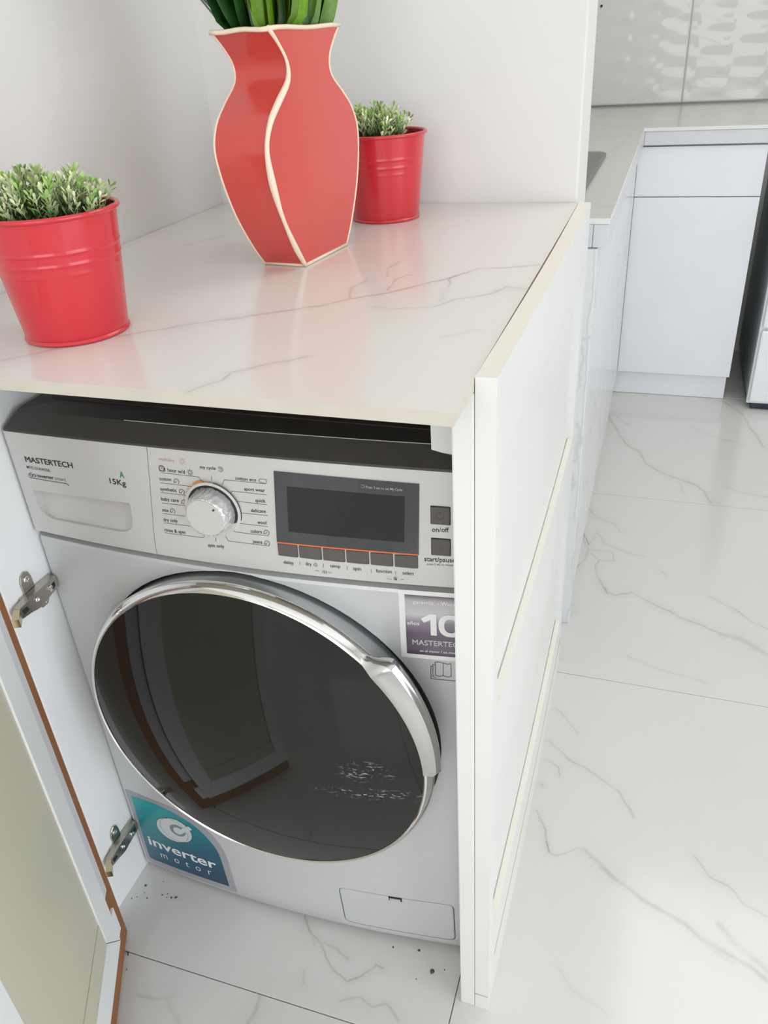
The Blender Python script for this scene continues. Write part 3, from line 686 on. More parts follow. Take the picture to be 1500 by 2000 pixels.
la = decal([(0.4475, 0.1128), (0.4680, 0.1134), (0.4678, 0.1052), (0.4480, 0.1040)], 0.0001, 0.0007, 'latch', 'dark', fl)
decal(roundpoly([(0.4490, 0.1108), (0.4665, 0.1113), (0.4655, 0.1062), (0.4500, 0.1056)], 0.0015), 0.0008, 0.0016, 'latch_tab', 'chrome', fl)
# joint strip, fascia, drawer
loft([(outline(0.684, 0.010), 0.684), (outline(0.69, 0.004), 0.6935)], 'groove', 'joint_strip', wm)
def seamx(z): return 0.2036-(0.8358-z)/0.1458*0.0156
def fascia(x0f, x1f, name, closed_left, parent, z0=0.6935, z1=0.8355):
    bm = bmesh.new(); nz = 7; rings = []
    rL = 0.006
    for j in range(nz+1):
        z = z0+(z1-z0)*j/nz; xa, xb = x0f(z), x1f(z); P = []
        bot = 0.0022 if j == 0 else 0
        n = 22
        for k in range(n+1):
            x = xa+(xb-xa)*k/n; yv = front(x, z)-0.0035+bot
            dl = x+0.003; dr = WW-x
            if dl < rL: yv += rL-math.sqrt(max(0, rL**2-(rL-max(dl, 0))**2))
            if dr < rL: yv += rL-math.sqrt(max(0, rL**2-(rL-max(dr, 0))**2))
            P.append((x, yv, z))
        if closed_left:
            P = [(x0f(z), front(0.001, z)+rL-0.0035, z)]+[(-0.003+rL*(1-math.cos(a*PI/12)), front(0.002, z)-0.0035+rL*(1-math.sin(a*PI/12)), z) for a in range(1, 6)]+P[1:]
        P += [(xb, 0.035, z), (xa, 0.035, z)]
        rings.append([bm.verts.new(p) for p in P])
    for a, b_ in zip(rings[:-1], rings[1:]):
        for i in range(len(a)): bm.faces.new([a[i], a[(i+1) % len(a)], b_[(i+1) % len(a)], b_[i]])
    bm.faces.new(rings[0][::-1]); bm.faces.new(rings[-1])
    return link(name, frombm(bm, True, 0.5), 'silver', parent)
drawer = fascia(lambda z: -0.003, lambda z: seamx(z)-0.0004, 'detergent_drawer', True, wm)
panel = fascia(lambda z: seamx(z)+0.0004, lambda z: WW, 'control_panel', False, wm)
pocket = roundpoly([(0.0180, 0.7570), (0.1650, 0.7605), (0.1640, 0.7185), (0.0200, 0.7185)], [0.001, 0.001, 0.024, 0.024], 8)
wcut(drawer, pocket, lambda x, z: front(x, z)+0.0005+max(0, (z-0.7185))/0.042*0.015)
box('drawer_back', 0.004, 0.585, 0.036, 0.05, 0.70, 0.83, 'groove', wm)

# top lid: dark frame with chamfered front and a sunken centre
bm = bmesh.new()
def lidring(inset, z, x0=-0.003, x1=WW, yb=0.58): return [bm.verts.new((p[0], p[1], z)) for p in outline(0.835, inset-0.0025, x0, x1, yb)]
R0 = lidring(0.0, 0.8358); R1 = lidring(0.001, 0.8375); R2 = lidring(0.024, 0.8515, 0.003, WW-0.002); R3 = lidring(0.0255, 0.8525, 0.004, WW-0.003); R4 = lidring(0.027, 0.8520, 0.005, WW-0.004); 
for a, b_ in ((R0, R1), (R1, R2), (R2, R3), (R3, R4)):
    for i in range(len(a)): bm.faces.new([a[i], a[(i+1) % len(a)], b_[(i+1) % len(a)], b_[i]])
bm.faces.new(R0[::-1]); bm.faces.new(R4)
link('top_lid', frombm(bm, True, 0.35), 'lid', wm, label='dark grey lid seen in the gap under the worktop')
bm = bmesh.new()
prism(bm, roundpoly([(0.022, 0.062), (0.57, 0.062), (0.57, 0.56), (0.022, 0.56)], 0.012), 0.8521, 0.8532)
link('lid_centre', frombm(bm), 'liddark', wm)
bm = bmesh.new(); tube(bm, [(x, front(x, 0.835)+0.0235, 0.8527) for x in [0.16+0.02*k for k in range(20)]], 0.0005, 5); link('lid_edge_highlight', frombm(bm), 'silver', wm, label='thin painted highlight along the edge of the lid')  # silver line standing in for the highlight on the dark lid

# ---- control panel details
FO = 0.0036                                                    # the fascia stands this far proud
font_cache = {}
def text_mesh(s, weight):
    cu_ = bpy.data.curves.new('t', 'FONT'); cu_.body = s; cu_.size = 1.0; cu_.resolution_u = 3
    cu_.offset = {1: 0.017, -1: -0.012}.get(weight, 0.014*weight)
    o = bpy.data.objects.new('t', cu_); C.objects.link(o)
    dg = bpy.context.evaluated_depsgraph_get(); dg.update()
    me = bpy.data.meshes.new_from_object(o.evaluated_get(dg)); bpy.data.objects.remove(o); bpy.data.curves.remove(cu_)
    return me
def lettering(s, a, b_, cap, weight, m, parent, off, spacing=None):
    me = text_mesh(s if spacing is None else spacing.join(s), weight)
    if s == 'MASTERTECH':                                     # heavier strokes: the same outlines laid twice more, slightly shifted
        b2 = bmesh.new(); b2.from_mesh(me); n0 = me.copy(); n0.transform(Matrix.Translation((0.028, 0, 0))); b2.from_mesh(n0)
        n0.transform(Matrix.Translation((-0.014, 0.018, 0))); b2.from_mesh(n0); b2.to_mesh(me); b2.free()
    xs = [v.co.x for v in me.vertices]; mn, mx = min(xs), max(xs)
    capu = 0.70
    for v in me.vertices:
        t = (v.co.x-mn)/(mx-mn); x = a[0]+(b_[0]-a[0])*t; z = a[1]+(b_[1]-a[1])*t + v.co.y/capu*cap
        v.co = (x, front(x, z)-off, z)
    return link('lettering', me, m, parent)
INKS = dict(ink='ink', green='green', peach='peach', pale='pale', white='whiteink', cream='whiteink')
TEXTS = [
('MASTERTECH', (0.022, 0.7969), (0.0935, 0.797), 0.0074, 0, 'ink'), ('MTC151AW25E', (0.0207, 0.7877), (0.0563, 0.7875), 0.0037, 0.3, 'ink'),
('inverter', (0.0339, 0.7771), (0.0591, 0.7777), 0.0048, 1, 'ink'), ('smart', (0.0605, 0.7775), (0.0773, 0.7775), 0.0047, -0.6, 'ink'),
('A', (0.1592, 0.7933), (0.1651, 0.7929), 0.0081, 1, 'green'), ('15Kg', (0.1429, 0.7835), (0.1654, 0.7826), 0.0071, 0.9, 'ink')]
PT = [
('wash/dry', (0.2166, 0.8212), (0.2369, 0.8204), 0.0041, 0, 'peach'), ('1 hour w/d', (0.2223, 0.808), (0.2483, 0.8075), 0.0045, 0.5, 'ink'),
('cotton', (0.2133, 0.796), (0.2286, 0.7963), 0.0042, 0.5, 'ink'), ('synthetic', (0.2119, 0.7829), (0.2336, 0.7833), 0.0043, 0.5, 'ink'),
('baby care', (0.2107, 0.7701), (0.234, 0.7704), 0.0044, 0.5, 'ink'), ('mix', (0.2096, 0.7555), (0.2181, 0.7557), 0.0045, 0.5, 'ink'),
('dry only', (0.2086, 0.7428), (0.2279, 0.7433), 0.0045, 0.5, 'ink'), ('rinse & spin', (0.2077, 0.7291), (0.2359, 0.7296), 0.0045, 0.5, 'ink'),
('spin only', (0.2641, 0.7167), (0.2855, 0.7177), 0.0045, 0.5, 'ink'), ('my cycle', (0.2684, 0.8159), (0.2881, 0.8161), 0.004, 0.5, 'ink'),
('cotton eco', (0.311, 0.8068), (0.3361, 0.8069), 0.004, 0.5, 'ink'), ('sport wear', (0.3201, 0.7947), (0.3454, 0.7952), 0.0041, 0.5, 'ink'),
('quick', (0.3323, 0.7819), (0.3446, 0.7824), 0.0042, 0.5, 'ink'), ('delicate', (0.3253, 0.7689), (0.3436, 0.7696), 0.0041, 0.5, 'ink'),
('wool', (0.3317, 0.7548), (0.3429, 0.7552), 0.0043, 0.5, 'ink'), ('colors', (0.3218, 0.7424), (0.336, 0.7429), 0.0043, 0.5, 'ink'),
('jeans', (0.3231, 0.7293), (0.3351, 0.7296), 0.0043, 0.5, 'ink'), ('delay', (0.3588, 0.7067), (0.3713, 0.7068), 0.0044, 0.3, 'ink'),
('dry', (0.3857, 0.7079), (0.3928, 0.7077), 0.0044, 0.3, 'ink'), ('temp', (0.4148, 0.7085), (0.4268, 0.7088), 0.0043, 0.3, 'ink'),
('spin', (0.4418, 0.7079), (0.4508, 0.7079), 0.0044, 0.3, 'ink'), ('function', (0.468, 0.7075), (0.4857, 0.7079), 0.0044, 0.3, 'ink'),
('select', (0.4978, 0.7077), (0.5104, 0.7079), 0.0043, 0.3, 'ink'), ('on/off', (0.5313, 0.7646), (0.5494, 0.7655), 0.0058, 0.6, 'ink'),
('start/pause', (0.5223, 0.7272), (0.5558, 0.7281), 0.0058, 0.6, 'ink'), ('press 3 sec to reload', (0.5251, 0.7225), (0.553, 0.7231), 0.0027, -0.3, 'greyink'),
('Press 3 sec to set My Cycle', (0.4621, 0.8113), (0.5015, 0.8111), 0.003, 0.2, 'pale')]
INKS['greyink'] = 'greyink'
for s, a, b_, cap, wt_, c_ in TEXTS: lettering(s, a, b_, cap, wt_, INKS[c_], drawer, FO+0.0003)
for s, a, b_, cap, wt_, c_ in PT: lettering(s, a, b_, cap, wt_, INKS[c_], panel, FO+0.0003+(0.0011 if c_ == 'pale' else 0))
def strip(bm, pts, w_, off):
    """thin printed line as a ribbon"""
    pts = [Vector(p) for p in pts]
    for a, b_ in zip(pts[:-1], pts[1:]):
        d = (b_-a); L_ = d.length
        if L_ < 1e-6: continue
        n_ = max(1, int(L_/0.015)); u = d.normalized(); q = Vector((-u.y, u.x))*w_/2
        prev_ = None
        for k in range(n_+1):
            c_ = a+d*(k/n_)
            if k == 0: c_ = c_-u*w_*0.3
            if k == n_: c_ = c_+u*w_*0.3
            pr = [bm.verts.new((x, front(x, z)-off, z)) for x, z in (c_+q, c_-q)]
            if prev_: bm.faces.new([prev_[0], prev_[1], pr[1], pr[0]])
            prev_ = pr
def lines(L_, w_, name, m, parent, off=FO+0.0003):
    bm = bmesh.new()
    for p in L_: strip(bm, p, w_, off)
    return link(name, frombm(bm), m, parent)
def arc(c_, r_, a0, a1, n=10, sx=1.0): return [(c_[0]+sx*r_*math.cos(math.radians(a0+(a1-a0)*k/n)), c_[1]+r_*math.sin(math.radians(a0+(a1-a0)*k/n))) for k in range(n+1)]
lines([[(0.0259, 0.7827), (0.0214, 0.7807), (0.0196, 0.7775), (0.0206, 0.7750), (0.0232, 0.7748), (0.0774, 0.7744), (0.0803, 0.7724)]], 0.0007, 'underline', 'ink', drawer)
lines([arc((0.0243, 0.7785), 0.0018, 30, 330, 10), [(0.0258, 0.7776), (0.0275, 0.7806)], [(0.0258, 0.7794), (0.0270, 0.7772)], arc((0.0290, 0.7790), 0.0018, 200, -100, 10), [(0.0312, 0.7800), (0.0316, 0.7780)]], 0.0006, 'infinity_mark', 'ink', drawer)
LL = {'l1': [(0.2169, 0.8057), (0.2656, 0.8054), (0.2678, 0.8001)], 'l2': [(0.2133, 0.7927), (0.2563, 0.7926)], 'l3': [(0.2116, 0.7802), (0.2475, 0.7805)], 'l4': [(0.2109, 0.7666), (0.2435, 0.7672)], 'l5': [(0.2094, 0.753), (0.2412, 0.7531)], 'l6': [(0.2085, 0.7405), (0.245, 0.741)], 'l7': [(0.2077, 0.7272), (0.2594, 0.7278), (0.2615, 0.7308)], 'r1': [(0.3476, 0.8053), (0.2972, 0.8053), (0.2936, 0.7987)], 'r2': [(0.3468, 0.7921), (0.305, 0.7923), (0.3025, 0.7896)], 'r3': [(0.3461, 0.7798), (0.31, 0.7803)], 'r4': [(0.3456, 0.7666), (0.3118, 0.7662)], 'r5': [(0.3444, 0.7526), (0.3083, 0.7527)], 'r6': [(0.3437, 0.7408), (0.3032, 0.7409), (0.3002, 0.7421)], 'r7': [(0.343, 0.7278), (0.2918, 0.7279), (0.2893, 0.7338)], 't1': [(0.2816, 0.8079), (0.2811, 0.8032)], 't2': [(0.2758, 0.7302), (0.2754, 0.7252)],
'v1': [(0.379, 0.7121), (0.3787, 0.7074)], 'v2': [(0.407, 0.712), (0.4067, 0.7073)], 'v3': [(0.4349, 0.7119), (0.4347, 0.7072)], 'v4': [(0.4626, 0.7112), (0.4624, 0.7065)], 'v5': [(0.4901, 0.7112), (0.49, 0.7072)], 'd1': [(0.3966, 0.7022), (0.4014, 0.702)], 'd2': [(0.4118, 0.7015), (0.416, 0.7013)], 'd3': [(0.4794, 0.7008), (0.4852, 0.7)], 'd4': [(0.4954, 0.7007), (0.4991, 0.7014)]}
for p_ in LL.values(): lines([p_], 0.00042, 'guide_line', 'ink', panel)
lines([[(0.3389, 0.8083), (0.3412, 0.8106), (0.3484, 0.8106), (0.3482, 0.8062), (0.3412, 0.8062), (0.3389, 0.8083)]], 0.0004, 'eco_tag_symbol', 'ink', panel)
def sun(c_, r_): return [arc(c_, r_*0.5, 0, 360, 10)]+[[(c_[0]+r_*0.68*math.cos(a), c_[1]+r_*0.68*math.sin(a)), (c_[0]+r_*math.cos(a), c_[1]+r_*math.sin(a))] for a in [PI/4*k for k in range(8)]]
lines(sun((0.247, 0.8224), 0.0046), 0.0005, 'sun_symbol', 'peach', panel)
lines(sun((0.2550, 0.8099), 0.0040), 0.0005, 'sun_symbol', 'ink', panel)
lines(sun((0.3976, 0.7098), 0.0028), 0.0004, 'sun_symbol', 'greyink', panel)
lines([arc((0.2185, 0.8108), 0.0030, 0, 360, 12), [(0.2185, 0.8125), (0.2185, 0.8108), (0.2198, 0.8102)], [(0.2150, 0.8132), (0.2165, 0.8145), (0.2205, 0.8145), (0.2220, 0.8132)], [(0.2152, 0.8122), (0.2155, 0.8078), (0.2215, 0.8076), (0.2219, 0.8122)]], 0.0005, 'clock_symbol', 'ink', panel)
for cx, cz in ((0.2348, 0.7972), (0.2396, 0.7847), (0.2402, 0.7714), (0.223, 0.758), (0.3412, 0.745), (0.3404, 0.7314)):
    cy = cz-0.0003
    lines([arc((cx+0.0006, cy), 0.0031, 200, -60, 12), [(cx-0.0034, cy-0.0016), (cx-0.0022, cy-0.0010), (cx-0.0010, cy-0.0020), (cx+0.0002, cy-0.0010)], [(cx+0.0012, cy+0.0012), (cx+0.0004, cy-0.0002)]], 0.00055, 'dryer_symbol', 'ink', panel)
lines([arc((0.2940, 0.8175), 0.0030, 150, -150, 12), [(0.2921, 0.8180), (0.2928, 0.8190), (0.2938, 0.8180), (0.2950, 0.8190), (0.2954, 0.8178), (0.2940, 0.8160)]], 0.00045, 'heart_symbol', 'greyink', panel)
lines([[(0.4052, 0.7005), (0.4052, 0.7022), (0.4062, 0.7022), (0.4075, 0.7034), (0.4075, 0.6994), (0.4062, 0.7005), (0.4052, 0.7005)], arc((0.4078, 0.7014), 0.0014, -50, 50, 5), arc((0.4078, 0.7014), 0.0024, -50, 50, 5)], 0.0004, 'speaker_symbol', 'ink', panel)
lines([[(0.4880, 0.6998), (0.4880, 0.7018), (0.4908, 0.7018), (0.4908, 0.6998), (0.4880, 0.6998)], arc((0.4891, 0.7018), 0.0011, 0, 180, 6), [(0.4893, 0.7001), (0.4906, 0.7001), (0.4899, 0.7011), (0.4893, 0.7001)]], 0.0005, 'lock_symbol', 'ink', panel)
# display, orange line and its keys
decal([(0.3585, 0.8217), (0.5192, 0.8204), (0.5165, 0.7360), (0.3536, 0.7352)], FO-0.001, FO+0.0010, 'display', 'screen', panel)
decal([(0.3723, 0.8050), (0.5035, 0.8045), (0.5012, 0.7494), (0.3692, 0.7497)], FO+0.0010, FO+0.0012, 'display_window', 'lcd', panel)
decal([(0.3536, 0.7351), (0.5165, 0.7359), (0.5165, 0.7342), (0.3535, 0.7334)], FO-0.001, FO+0.0013, 'orange_line', 'orange', panel)
kx = [0.3530, 0.3786, 0.4070, 0.4342, 0.4618, 0.4888, 0.5163]
for a, b_ in zip(kx[:-1], kx[1:]):
    decal(roundpoly([(a+0.0009, 0.7328), (b_-0.0009, 0.7334), (b_-0.0010, 0.7175), (a+0.0009, 0.7175)], 0.0008, 2), FO-0.001, FO+0.0014, 'key', 'button', panel, bev=0.0005)
lines([arc((0.4587, 0.8133), 0.0018, 150, -150, 10)], 0.00035, 'heart_symbol', 'pale', panel, FO+0.0015)
for z0, z1, nm in ((0.7741, 0.7960, 'power_button'), (0.7358, 0.7572, 'start_button')):
    decal(roundpoly([(0.5302, z1), (0.5512, z1), (0.5512, z0), (0.5300, z0)], 0.0008, 2), FO-0.001, FO+0.0005, 'button_surround', 'ink', panel)
    decal(roundpoly([(0.5307, z1-0.0006), (0.5505, z1-0.0006), (0.5505, z0+0.0005), (0.5305, z0+0.0005)], 0.0008, 2), FO+0.0006, FO+0.0016, nm, 'button', panel, bev=0.0004)
lines([arc((0.5406, 0.785), 0.0042, 60, 400, 14), [(0.5406, 0.7895), (0.5406, 0.785)]], 0.0005, 'power_symbol', 'greyink', panel, FO+0.0018)
lines([[(0.5398, 0.7485), (0.5398, 0.7445), (0.5425, 0.7465), (0.5398, 0.7485)]], 0.0005, 'start_symbol', 'greyink', panel, FO+0.0018)

# programme dial
KX, KZ2 = 0.2775, 0.7663
fy = front(KX, KZ2)-FO
dial = None
bm = bmesh.new(); lathe(bm, [(0.0350, 0.0005), (0.0350, -0.0010), (0.0342, -0.0014), (0.0318, -0.0012), (0.0312, -0.0002), (0.0312, 0.0005)], (KX, fy, KZ2), 72, 'y'); 
dial = link('programme_dial', frombm(bm, True, 0.8), 'cap', wm, label='pale ring around the chrome programme knob')
bm = bmesh.new(); lathe(bm, [(0.0311, -0.0003), (0.0311, -0.0006), (0.0275, -0.0009)], (KX, fy, KZ2), 64, 'y'); link('well_shade', frombm(bm), 'ink', dial)  # flat black ring painted as the shadowed cavity round the knob
bm = bmesh.new(); lathe(bm, [(0.0255, -0.0011), (0.0262, -0.004), (0.0252, -0.016), (0.0238, -0.0185), (0.0228, -0.0188)], (KX, fy, KZ2), 72, 'y')
link('knob', frombm(bm, True, 0.9), 'film', dial, label='chrome knob still wrapped in wrinkled clear film')
bm = bmesh.new(); lathe(bm, [(0.0226, -0.0189), (0.0224, -0.0195), (0.0, -0.0193)], (KX, fy, KZ2), 72, 'y')
link('knob_face', frombm(bm, True, 0.9), 'knob', dial, label='brushed metal face of the knob')
bm = bmesh.new()                                             # creased film skirt round the knob
rg = []
rnd = random.Random(3)
for h, r0, j in ((-0.0015, 0.0285, 0.0012), (-0.008, 0.0272, 0.0016), (-0.014, 0.0263, 0.0015), (-0.0196, 0.0250, 0.0010)):
    ring = []
    for k in range(60):
        a = 2*PI*k/60; r_ = r0+rnd.uniform(-j, j)*(1 if math.cos(a-PI) > -0.3 else 0.5); ring.append(bm.verts.new((KX+r_*math.cos(a), fy+h+rnd.uniform(-0.0005, 0.0005), KZ2+r_*math.sin(a))))
    rg.append(ring)
for a, b_ in zip(rg[:-1], rg[1:]):
    for k in range(60): bm.faces.new([a[k], a[(k+1) % 60], b_[(k+1) % 60], b_[k]])
mf = bpy.data.materials.new('clear_film'); mf.use_nodes = True; b = mf.node_tree.nodes['Principled BSDF']
b.inputs['Roughness'].default_value = 0.12; b.inputs['Alpha'].default_value = 0.38; b.inputs['Base Color'].default_value = (0.9, 0.9, 0.9, 1); b.inputs['Specular IOR Level'].default_value = 0.8
link('film_wrap', frombm(bm), mf, dial)
bm = bmesh.new()
a = math.radians(42)
for r0, r1, w_, yo in ((0.0165, 0.0195, 0.0011, 0.0200),):
    c_ = Vector((math.cos(a), math.sin(a))); q = Vector((-c_.y, c_.x))*w_
    pts = [c_*r0+q, c_*r1+q, c_*r1-q, c_*r0-q]
    prism(bm, [(KX+p.x, KZ2+p.y) for p in pts], fy-0.0196, fy-yo, axis=1)
link('pointer_mark', frombm(bm), 'greyink', dial)
def arcband(r0, r1, a0, a1, off, m, name, n=14):
    bm = bmesh.new()
    A_ = [[bm.verts.new((KX+r_*math.cos(math.radians(a0+(a1-a0)*k/n)), fy-off, KZ2+r_*math.sin(math.radians(a0+(a1-a0)*k/n)))) for k in range(n+1)] for r_ in (r0, r1)]
    for k in range(n): bm.faces.new([A_[0][k], A_[0][k+1], A_[1][k+1], A_[1][k]])
    link(name, frombm(bm), m, dial)
arcband(0.0352, 0.0361, 80, -62, 0.0002, 'ink', 'black_arc', 30)
arcband(0.0350, 0.0372, 101, 124, 0.0002, 'orange2', 'orange_arc')
for r0, r1 in ((0.0350, 0.0353), (0.0370, 0.0373)):
    arcband(r0, r1, 83, 99, 0.0002, 'orange2', 'fine_arc'); arcband(r0, r1, 126, 185, 0.0002, 'orange2', 'fine_arc')

# ---- round door
def dl(prof, name, m, parent, seg=128, smooth=True, ang=0.7, **k):
    bm = bmesh.new(); lathe(bm, prof, (DCX, 0, DCZ), seg, 'y'); return link(name, frombm(bm, smooth, ang), m, parent, **k)
pd = dl([(0.246, 0.0115), (0.246, -0.004), (0.2415, -0.012), (0.2425, -0.019), (0.2425, -0.036), (0.236, -0.038), (0.236, 0.0115)], 'porthole_door', 'bezel', wm, closed=None) if False else None
def dring(prof, name, m, parent, seg=144, ang=0.7, **k):
    bm = bmesh.new(); lathe(bm, prof, (DCX, 0, DCZ), seg, 'y', closed=True); return link(name, frombm(bm, True, ang), m, parent, **k)
dring([(0.2424, 0.0115), (0.2424, -0.0005), (0.2410, -0.0020), (0.2385, -0.0020), (0.2385, 0.0115)], 'door_gap_shade', 'gapshade', wm)  # dark ring standing in for the shadow between door and body
pd = dring([(0.2380, -0.0025), (0.2394, -0.020), (0.2432, -0.0360), (0.2300, -0.0361), (0.2300, -0.0025)], 'porthole_door', 'bezel', wm, label='round silver-rimmed door with dark glass and chrome handle')
dring([(0.2436, -0.0362), (0.2436, -0.0375), (0.2420, -0.0412), (0.2394, -0.0455), (0.2366, -0.0487), (0.2346, -0.0498), (0.2330, -0.0485), (0.2330, -0.0362)], 'chrome_ring', 'chrome', pd)
gp = [(0.2328, -0.0365), (0.2328, -0.0482)]
for k in range(1, 17):
    r_ = 0.2328*(1-k/16.0); gp.append((r_, -0.0482-0.028*(1-(r_/0.2328)**2)))
bm = bmesh.new(); lathe(bm, gp, (DCX, 0, DCZ), 144, 'y'); link('glass', frombm(bm, True, 0.9), 'glass', pd)
# handle: swollen stretch of the ring on the right
bm = bmesh.new(); rg = []
n = 48; A0, A1 = 47, 2.5
for k in range(n+1):
    t = k/n; a = math.radians(A0+(A1-A0)*t)
    g0 = min(1, t/0.05); g1 = min(1, max(0, (t-0.03)/0.13)); g1 = g1*g1*(3-2*g1)
    ro = 0.2440 + (0.2680-0.2440)*g1 - 0.013*max(0, (t-0.16)/0.84)
    if t > 0.98: ro -= 0.003*(t-0.98)/0.02
    yf = -0.0478-0.0050*g1; ri = 0.2328
    prof = [(ri, -0.0460), (ri+0.0004, yf-0.0005), (ri+0.0022, yf-0.0024), (ro-0.0052, yf-0.0012*g1), (ro-0.0038, yf+0.0002), (ro-0.0022, yf+0.0035), (ro, yf+0.0060), (ro-0.0004, yf+0.0085), (ro-0.0030, yf+0.0085+0.0075*g1), (0.2400, -0.0380)]
    prof = [(0.2385+(r_-0.2385)*(0.6+0.4*g0), -0.0430+(y+0.0430)*(0.6+0.4*g0)) for r_, y in prof]
    rg.append([bm.verts.new((DCX+r_*math.cos(a), y, DCZ+r_*math.sin(a))) for r_, y in prof])
for a, b_ in zip(rg[:-1], rg[1:]):
    for k in range(len(a)): bm.faces.new([a[k], a[(k+1) % len(a)], b_[(k+1) % len(a)], b_[k]])
bm.faces.new(rg[0]); bm.faces.new(rg[-1][::-1])
hd = link('door_handle', frombm(bm, True, 0.75), 'handle', pd)

# ---- stickers
st1 = decal(roundpoly([(0.4910, 0.6850), (0.5850, 0.6850), (0.5850, 0.5868), (0.4900, 0.5868)], 0.001, 2), 0.0001, 0.0005, 'warranty_sticker', 'whiteink', wm, label='white-bordered silver and purple sticker reading 10 años')
mp_ = bpy.data.materials.new('purple_silver_print'); mp_.use_nodes = True; nt = mp_.node_tree; b = nt.nodes['Principled BSDF']
b.inputs['Roughness'].default_value = 0.35; b.inputs['Metallic'].default_value = 0.3
tc = nt.nodes.new('ShaderNodeTexCoord'); sx_ = nt.nodes.new('ShaderNodeSeparateXYZ'); nt.links.new(tc.outputs['Object'], sx_.inputs[0])
mr = nt.nodes.new('ShaderNodeMapRange'); mr.inputs['From Min'].default_value = 0.593; mr.inputs['From Max'].default_value = 0.680; nt.links.new(sx_.outputs['Z'], mr.inputs['Value'])
cr_ = nt.nodes.new('ShaderNodeValToRGB'); nt.links.new(mr.outputs[0], cr_.inputs['Fac']); nt.links.new(cr_.outputs['Color'], b.inputs['Base Color'])
E_ = cr_.color_ramp.elements; E_[0].position = 0.0; E_[0].color = (0.10, 0.085, 0.11, 1); E_[1].position = 1.0; E_[1].color = (0.10, 0.07, 0.09, 1)
for p_, c_ in ((0.10, (0.19, 0.155, 0.20, 1)), (0.36, (0.17, 0.13, 0.18, 1)), (0.55, (0.30, 0.26, 0.31, 1)), (0.68, (0.62, 0.61, 0.62, 1)), (0.90, (0.50, 0.48, 0.50, 1))):
    e = E_.new(p_); e.color = c_
decal([(0.4978, 0.6790), (0.5800, 0.6790), (0.5800, 0.5932), (0.4970, 0.5932)], 0.0005, 0.0008, 'sticker_print', mp_, st1)
for s, a, b_, cap, wt_, c_ in (('garantía', (0.5068, 0.6674), (0.5304, 0.6678), 0.0052, 0.2, 'white'), ('- Warranty', (0.5344, 0.6678), (0.5671, 0.6672), 0.0052, 0.2, 'white'),
    ('años', (0.4993, 0.637), (0.5135, 0.637), 0.0054, 0.6, 'white'),
    ('MASTERTECH', (0.5042, 0.6077), (0.5645, 0.6090), 0.0075, 0, 'white'), ('en el motor / on motor', (0.5127, 0.5977), (0.5586, 0.5985), 0.0036, 0.5, 'white')):
    lettering(s, a, b_, cap, wt_, INKS[c_], st1, 0.0012)
decal([(0.5152, 0.6468), (0.5262, 0.6545), (0.5330, 0.6545), (0.5330, 0.6238), (0.5262, 0.6238), (0.5262, 0.6460), (0.5188, 0.6415)], 0.0009, 0.0014, 'digit_one', 'whiteink', st1)
bm = bmesh.new(); oo = []; ii = []
for k in range(28):
    a = 2*PI*k/28; sq = lambda v, e: math.copysign(abs(v)**e, v)
    for L__, rx, rz in ((oo, 0.0138, 0.0160), (ii, 0.0072, 0.0098)):
        x = 0.5490+rx*sq(math.cos(a), .85); z = 0.6390+rz*sq(math.sin(a), .85); L__.append(bm.verts.new((x, front(x, z)-0.0013, z)))
for k in range(28): bm.faces.new([oo[k], oo[(k+1) % 28], ii[(k+1) % 28], ii[k]])
link('digit_zero', frombm(bm), 'whiteink', st1)
bk = lines([[(0.5246, 0.576), (0.5242, 0.5563), (0.558, 0.5563)], [(0.5246, 0.576), (0.5268, 0.576)], [(0.5269, 0.579), (0.5267, 0.5602), (0.5300, 0.5592)], [(0.5269, 0.579), (0.5297, 0.579)], [(0.5297, 0.5826), (0.5299, 0.5625), (0.5340, 0.5612), (0.5389, 0.5629), (0.5440, 0.5612), (0.5482, 0.5629), (0.5482, 0.5826), (0.5440, 0.5812), (0.5391, 0.5826), (0.5340, 0.5838), (0.5297, 0.5826)], [(0.5391, 0.5826), (0.5389, 0.5629)]], 0.0007, 'book_symbol', 'ink', wm, 0.0003)
clear = mat('clear_sticker_border', (0.36, 0.36, 0.40), 0.22, var=(14, 0.18)); M['clear'] = clear
inv = roundpoly([(0.0045, 0.2025), (0.0805, 0.1990), (0.1178, 0.1915), (0.1602, 0.1650), (0.1796, 0.1230), (0.1832, 0.0225), (0.0045, 0.0205)], [0.004, 0.01, 0.02, 0.02, 0.02, 0.002, 0.012])
st2 = decal(inv, 0.0001, 0.0004, 'inverter_sticker', 'clear', wm, label='teal and blue sticker reading inverter motor')
mt_ = bpy.data.materials.new('teal_blue_print'); mt_.use_nodes = True; nt = mt_.node_tree; b = nt.nodes['Principled BSDF']; b.inputs['Roughness'].default_value = 0.3
tc = nt.nodes.new('ShaderNodeTexCoord'); sx_ = nt.nodes.new('ShaderNodeSeparateXYZ'); nt.links.new(tc.outputs['Object'], sx_.inputs[0])
a1 = nt.nodes.new('ShaderNodeMath'); a1.operation = 'MULTIPLY_ADD'; a1.inputs[1].default_value = -0.45; nt.links.new(sx_.outputs['X'], a1.inputs[0]); nt.links.new(sx_.outputs['Z'], a1.inputs[2])
mr = nt.nodes.new('ShaderNodeMapRange'); mr.inputs['From Min'].default_value = 0.10; mr.inputs['From Max'].default_value = 0.30; nt.links.new(a1.outputs[0], mr.inputs['Value'])
cr_ = nt.nodes.new('ShaderNodeValToRGB'); nt.links.new(mr.outputs[0], cr_.inputs['Fac']); nt.links.new(cr_.outputs['Color'], b.inputs['Base Color'])
E_ = cr_.color_ramp.elements; E_[0].position = 0.0; E_[0].color = (0.008, 0.045, 0.11, 1); E_[1].position = 1.0; E_[1].color = (0.0, 0.36, 0.38, 1)
